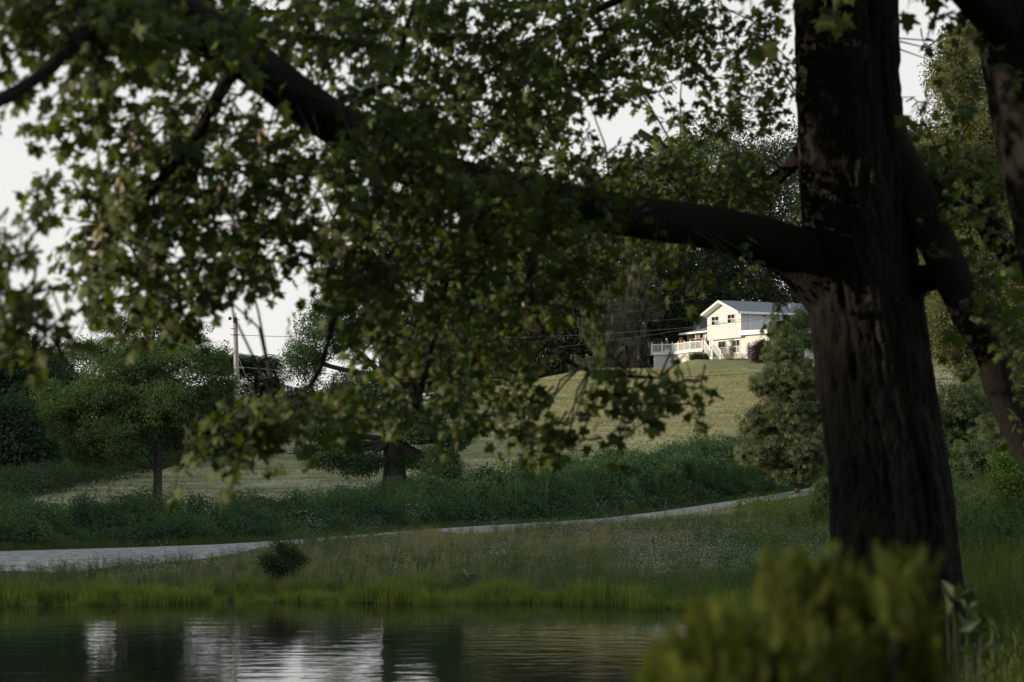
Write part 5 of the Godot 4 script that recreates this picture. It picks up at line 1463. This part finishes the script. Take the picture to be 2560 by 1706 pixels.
# ------------------------------------------------------------------ utility pole and wires
func build_pole() -> void:
	var top := at(587, 793, 125)
	var foot := at(597, 1130, 125)
	foot.y = ground(foot.x, 125.0) - 0.1
	var t := thing("utility_pole", "weathered grey wooden utility pole standing on the brow of the field", "pole", foot)
	var m := MB.new()
	m.tube([Vector3.ZERO, (top - foot) * 0.5, top - foot], [0.165, 0.145, 0.12], 14)
	part("shaft", m.mesh(), MAT.pole_wood, t)
	var hgt := top - foot
	var L := func(px: float, py: float) -> Vector3: return at(px, py, 125) - foot
	var a := MB.new()
	a.beam(L.call(590.0, 918.0), L.call(610.0, 920.0), 0.1, 0.1)
	part("crossarm", a.mesh(), MAT.pole_wood, t)
	for q in [[575.0, 797.0, 0.1], [586.5, 805.0, 0.08]]:
		var i := MB.new()
		i.lathe([[0.0, -q[2]], [q[2] * 0.7, -q[2] * 0.7], [q[2], 0.0], [q[2] * 0.7, q[2] * 0.7], [0.0, q[2]]], 12)
		part("insulator", i.mesh(), MAT.dark_metal, t).position = L.call(q[0], q[1]) + Vector3(0, 0, 0.12)
	var pin := MB.new()
	pin.tube([hgt, hgt + Vector3(0.03, 0.16, 0), hgt + Vector3(0.06, 0.2, 0)], [0.02, 0.02, 0.035], 6)
	part("top_pin", pin.mesh(), MAT.dark_metal, t)
	for q in [[[589.0, 798.0], [600.0, 801.0]], [[576.0, 838.0], [599.0, 837.5]], [[577.0, 822.0], [588.0, 823.0]]]:
		var b := MB.new()
		b.beam(L.call(q[0][0], q[0][1]) + Vector3(0, 0, 0.13), L.call(q[1][0], q[1][1]) + Vector3(0, 0, 0.13), 0.035, 0.035)
		part("bracket", b.mesh(), MAT.dark_metal, t)
	var sl := MB.new()
	sl.tube([L.call(589.0, 878.0), L.call(568.0, 890.0)], [0.05, 0.05], 8)
	part("cable_sleeve", sl.mesh(), MAT.white_paint, t)
	var wires := [
		["service wire sagging from the pole to the dark trees left of it", [590, 878, 125], [460, 935, 92], 0.2, 0.02],
		["guy wire slanting down right from the pole", [591, 880, 125], [640, 1010, 122], 0.02, 0.014],
		["guy wire slanting down left of the pole", [588, 918, 125], [566, 985, 122], 0.02, 0.014],
		["thick low wire running from the pole across the mown field", [610, 919, 125], [1960, 928, 120], 0.55, 0.018],
		["upper wire from the pole crossing behind the broadleaf tree", [592, 838, 125], [1960, 790, 190], 0.8, 0.014],
		["dark wire rising in front of the house roof and gable", [1380, 870, 230], [2080, 748, 262], 0.5, 0.015],
		["thin pale wire stretched in front of the spruces to the house chimney", [1400, 806, 270], [1762, 793, 288], 0.2, 0.013],
		["thin wire high across the dark spruces", [1480, 800, 280], [1780, 735, 282], 0.1, 0.011]]
	for w in wires:
		var p0 := at(w[1][0], w[1][1], w[1][2]); var p1 := at(w[2][0], w[2][1], w[2][2])
		var pts := []; var rr := []
		for i in 25:
			var f := i / 24.0
			pts.append(p0.lerp(p1, f) - Vector3.UP * w[3] * 4.0 * f * (1.0 - f) - p0)
			rr.append(w[4])
		var wm := MB.new()
		wm.tube(pts, rr, 6)
		tag(part("overhead_wire", wm.mesh(), MAT.wire, self), w[0], "wire", "overhead wires").position = p0

# ------------------------------------------------------------------ scene
func _ready() -> void:
	var cam := Camera3D.new()
	cam.name = "camera"
	cam.position = EYE
	cam.rotation.x = PITCH
	cam.fov = 16.07
	cam.near = 0.1
	cam.far = 4000.0
	var ca := CameraAttributesPhysical.new()
	ca.frustum_focal_length = 85.0
	ca.frustum_focus_distance = 130.0
	ca.frustum_far = 4000.0
	ca.frustum_near = 0.1
	ca.exposure_aperture = 3.6
	cam.attributes = ca
	add_child(cam)
	cam.current = true
	var env := Environment.new()
	env.background_mode = Environment.BG_SKY
	var sm := ProceduralSkyMaterial.new()
	sm.sky_top_color = Color(0.40, 0.59, 0.80).linear_to_srgb()
	sm.sky_horizon_color = Color(0.93, 0.91, 0.865).linear_to_srgb()
	sm.sky_curve = 0.9
	sm.ground_bottom_color = Color(0.05, 0.06, 0.04).linear_to_srgb()
	sm.ground_horizon_color = Color(0.3, 0.3, 0.27).linear_to_srgb()
	sm.sun_angle_max = 1.0
	var sky := Sky.new()
	sky.sky_material = sm
	env.sky = sky
	env.tonemap_mode = Environment.TONE_MAPPER_LINEAR
	env.tonemap_exposure = 1.0
	env.sdfgi_enabled = true; env.ssao_enabled = true; env.ssil_enabled = true
	var we := WorldEnvironment.new()
	we.name = "environment"
	we.environment = env
	add_child(we)
	var sun := DirectionalLight3D.new()
	sun.name = "sun"
	var az := deg_to_rad(12.0)
	var el := deg_to_rad(11.0)
	var to_sun := Vector3(-cos(az) * cos(el), sin(el), sin(az) * cos(el))
	sun.basis = Basis.looking_at(-to_sun, Vector3.UP)
	sun.light_color = Color(1.0, 0.92, 0.815)
	sun.light_energy = 1.6
	sun.light_angular_distance = 0.6
	sun.shadow_enabled = true
	sun.sky_mode = DirectionalLight3D.SKY_MODE_LIGHT_ONLY
	add_child(sun)
	noise.seed = 3; noise.frequency = 0.05; noise.fractal_octaves = 3
	fine.seed = 9; fine.frequency = 0.12; fine.fractal_octaves = 3
	make_materials()
	make_clumps()
	build_ground()
	build_roads()
	print("ground ", Time.get_ticks_msec())
	build_house()
	print("house ", Time.get_ticks_msec())
	build_trees()
	print("trees ", Time.get_ticks_msec())
	build_pole()
	build_maple()
	print("maple ", Time.get_ticks_msec())
	build_vegetation()
	print("vegetation ", Time.get_ticks_msec())
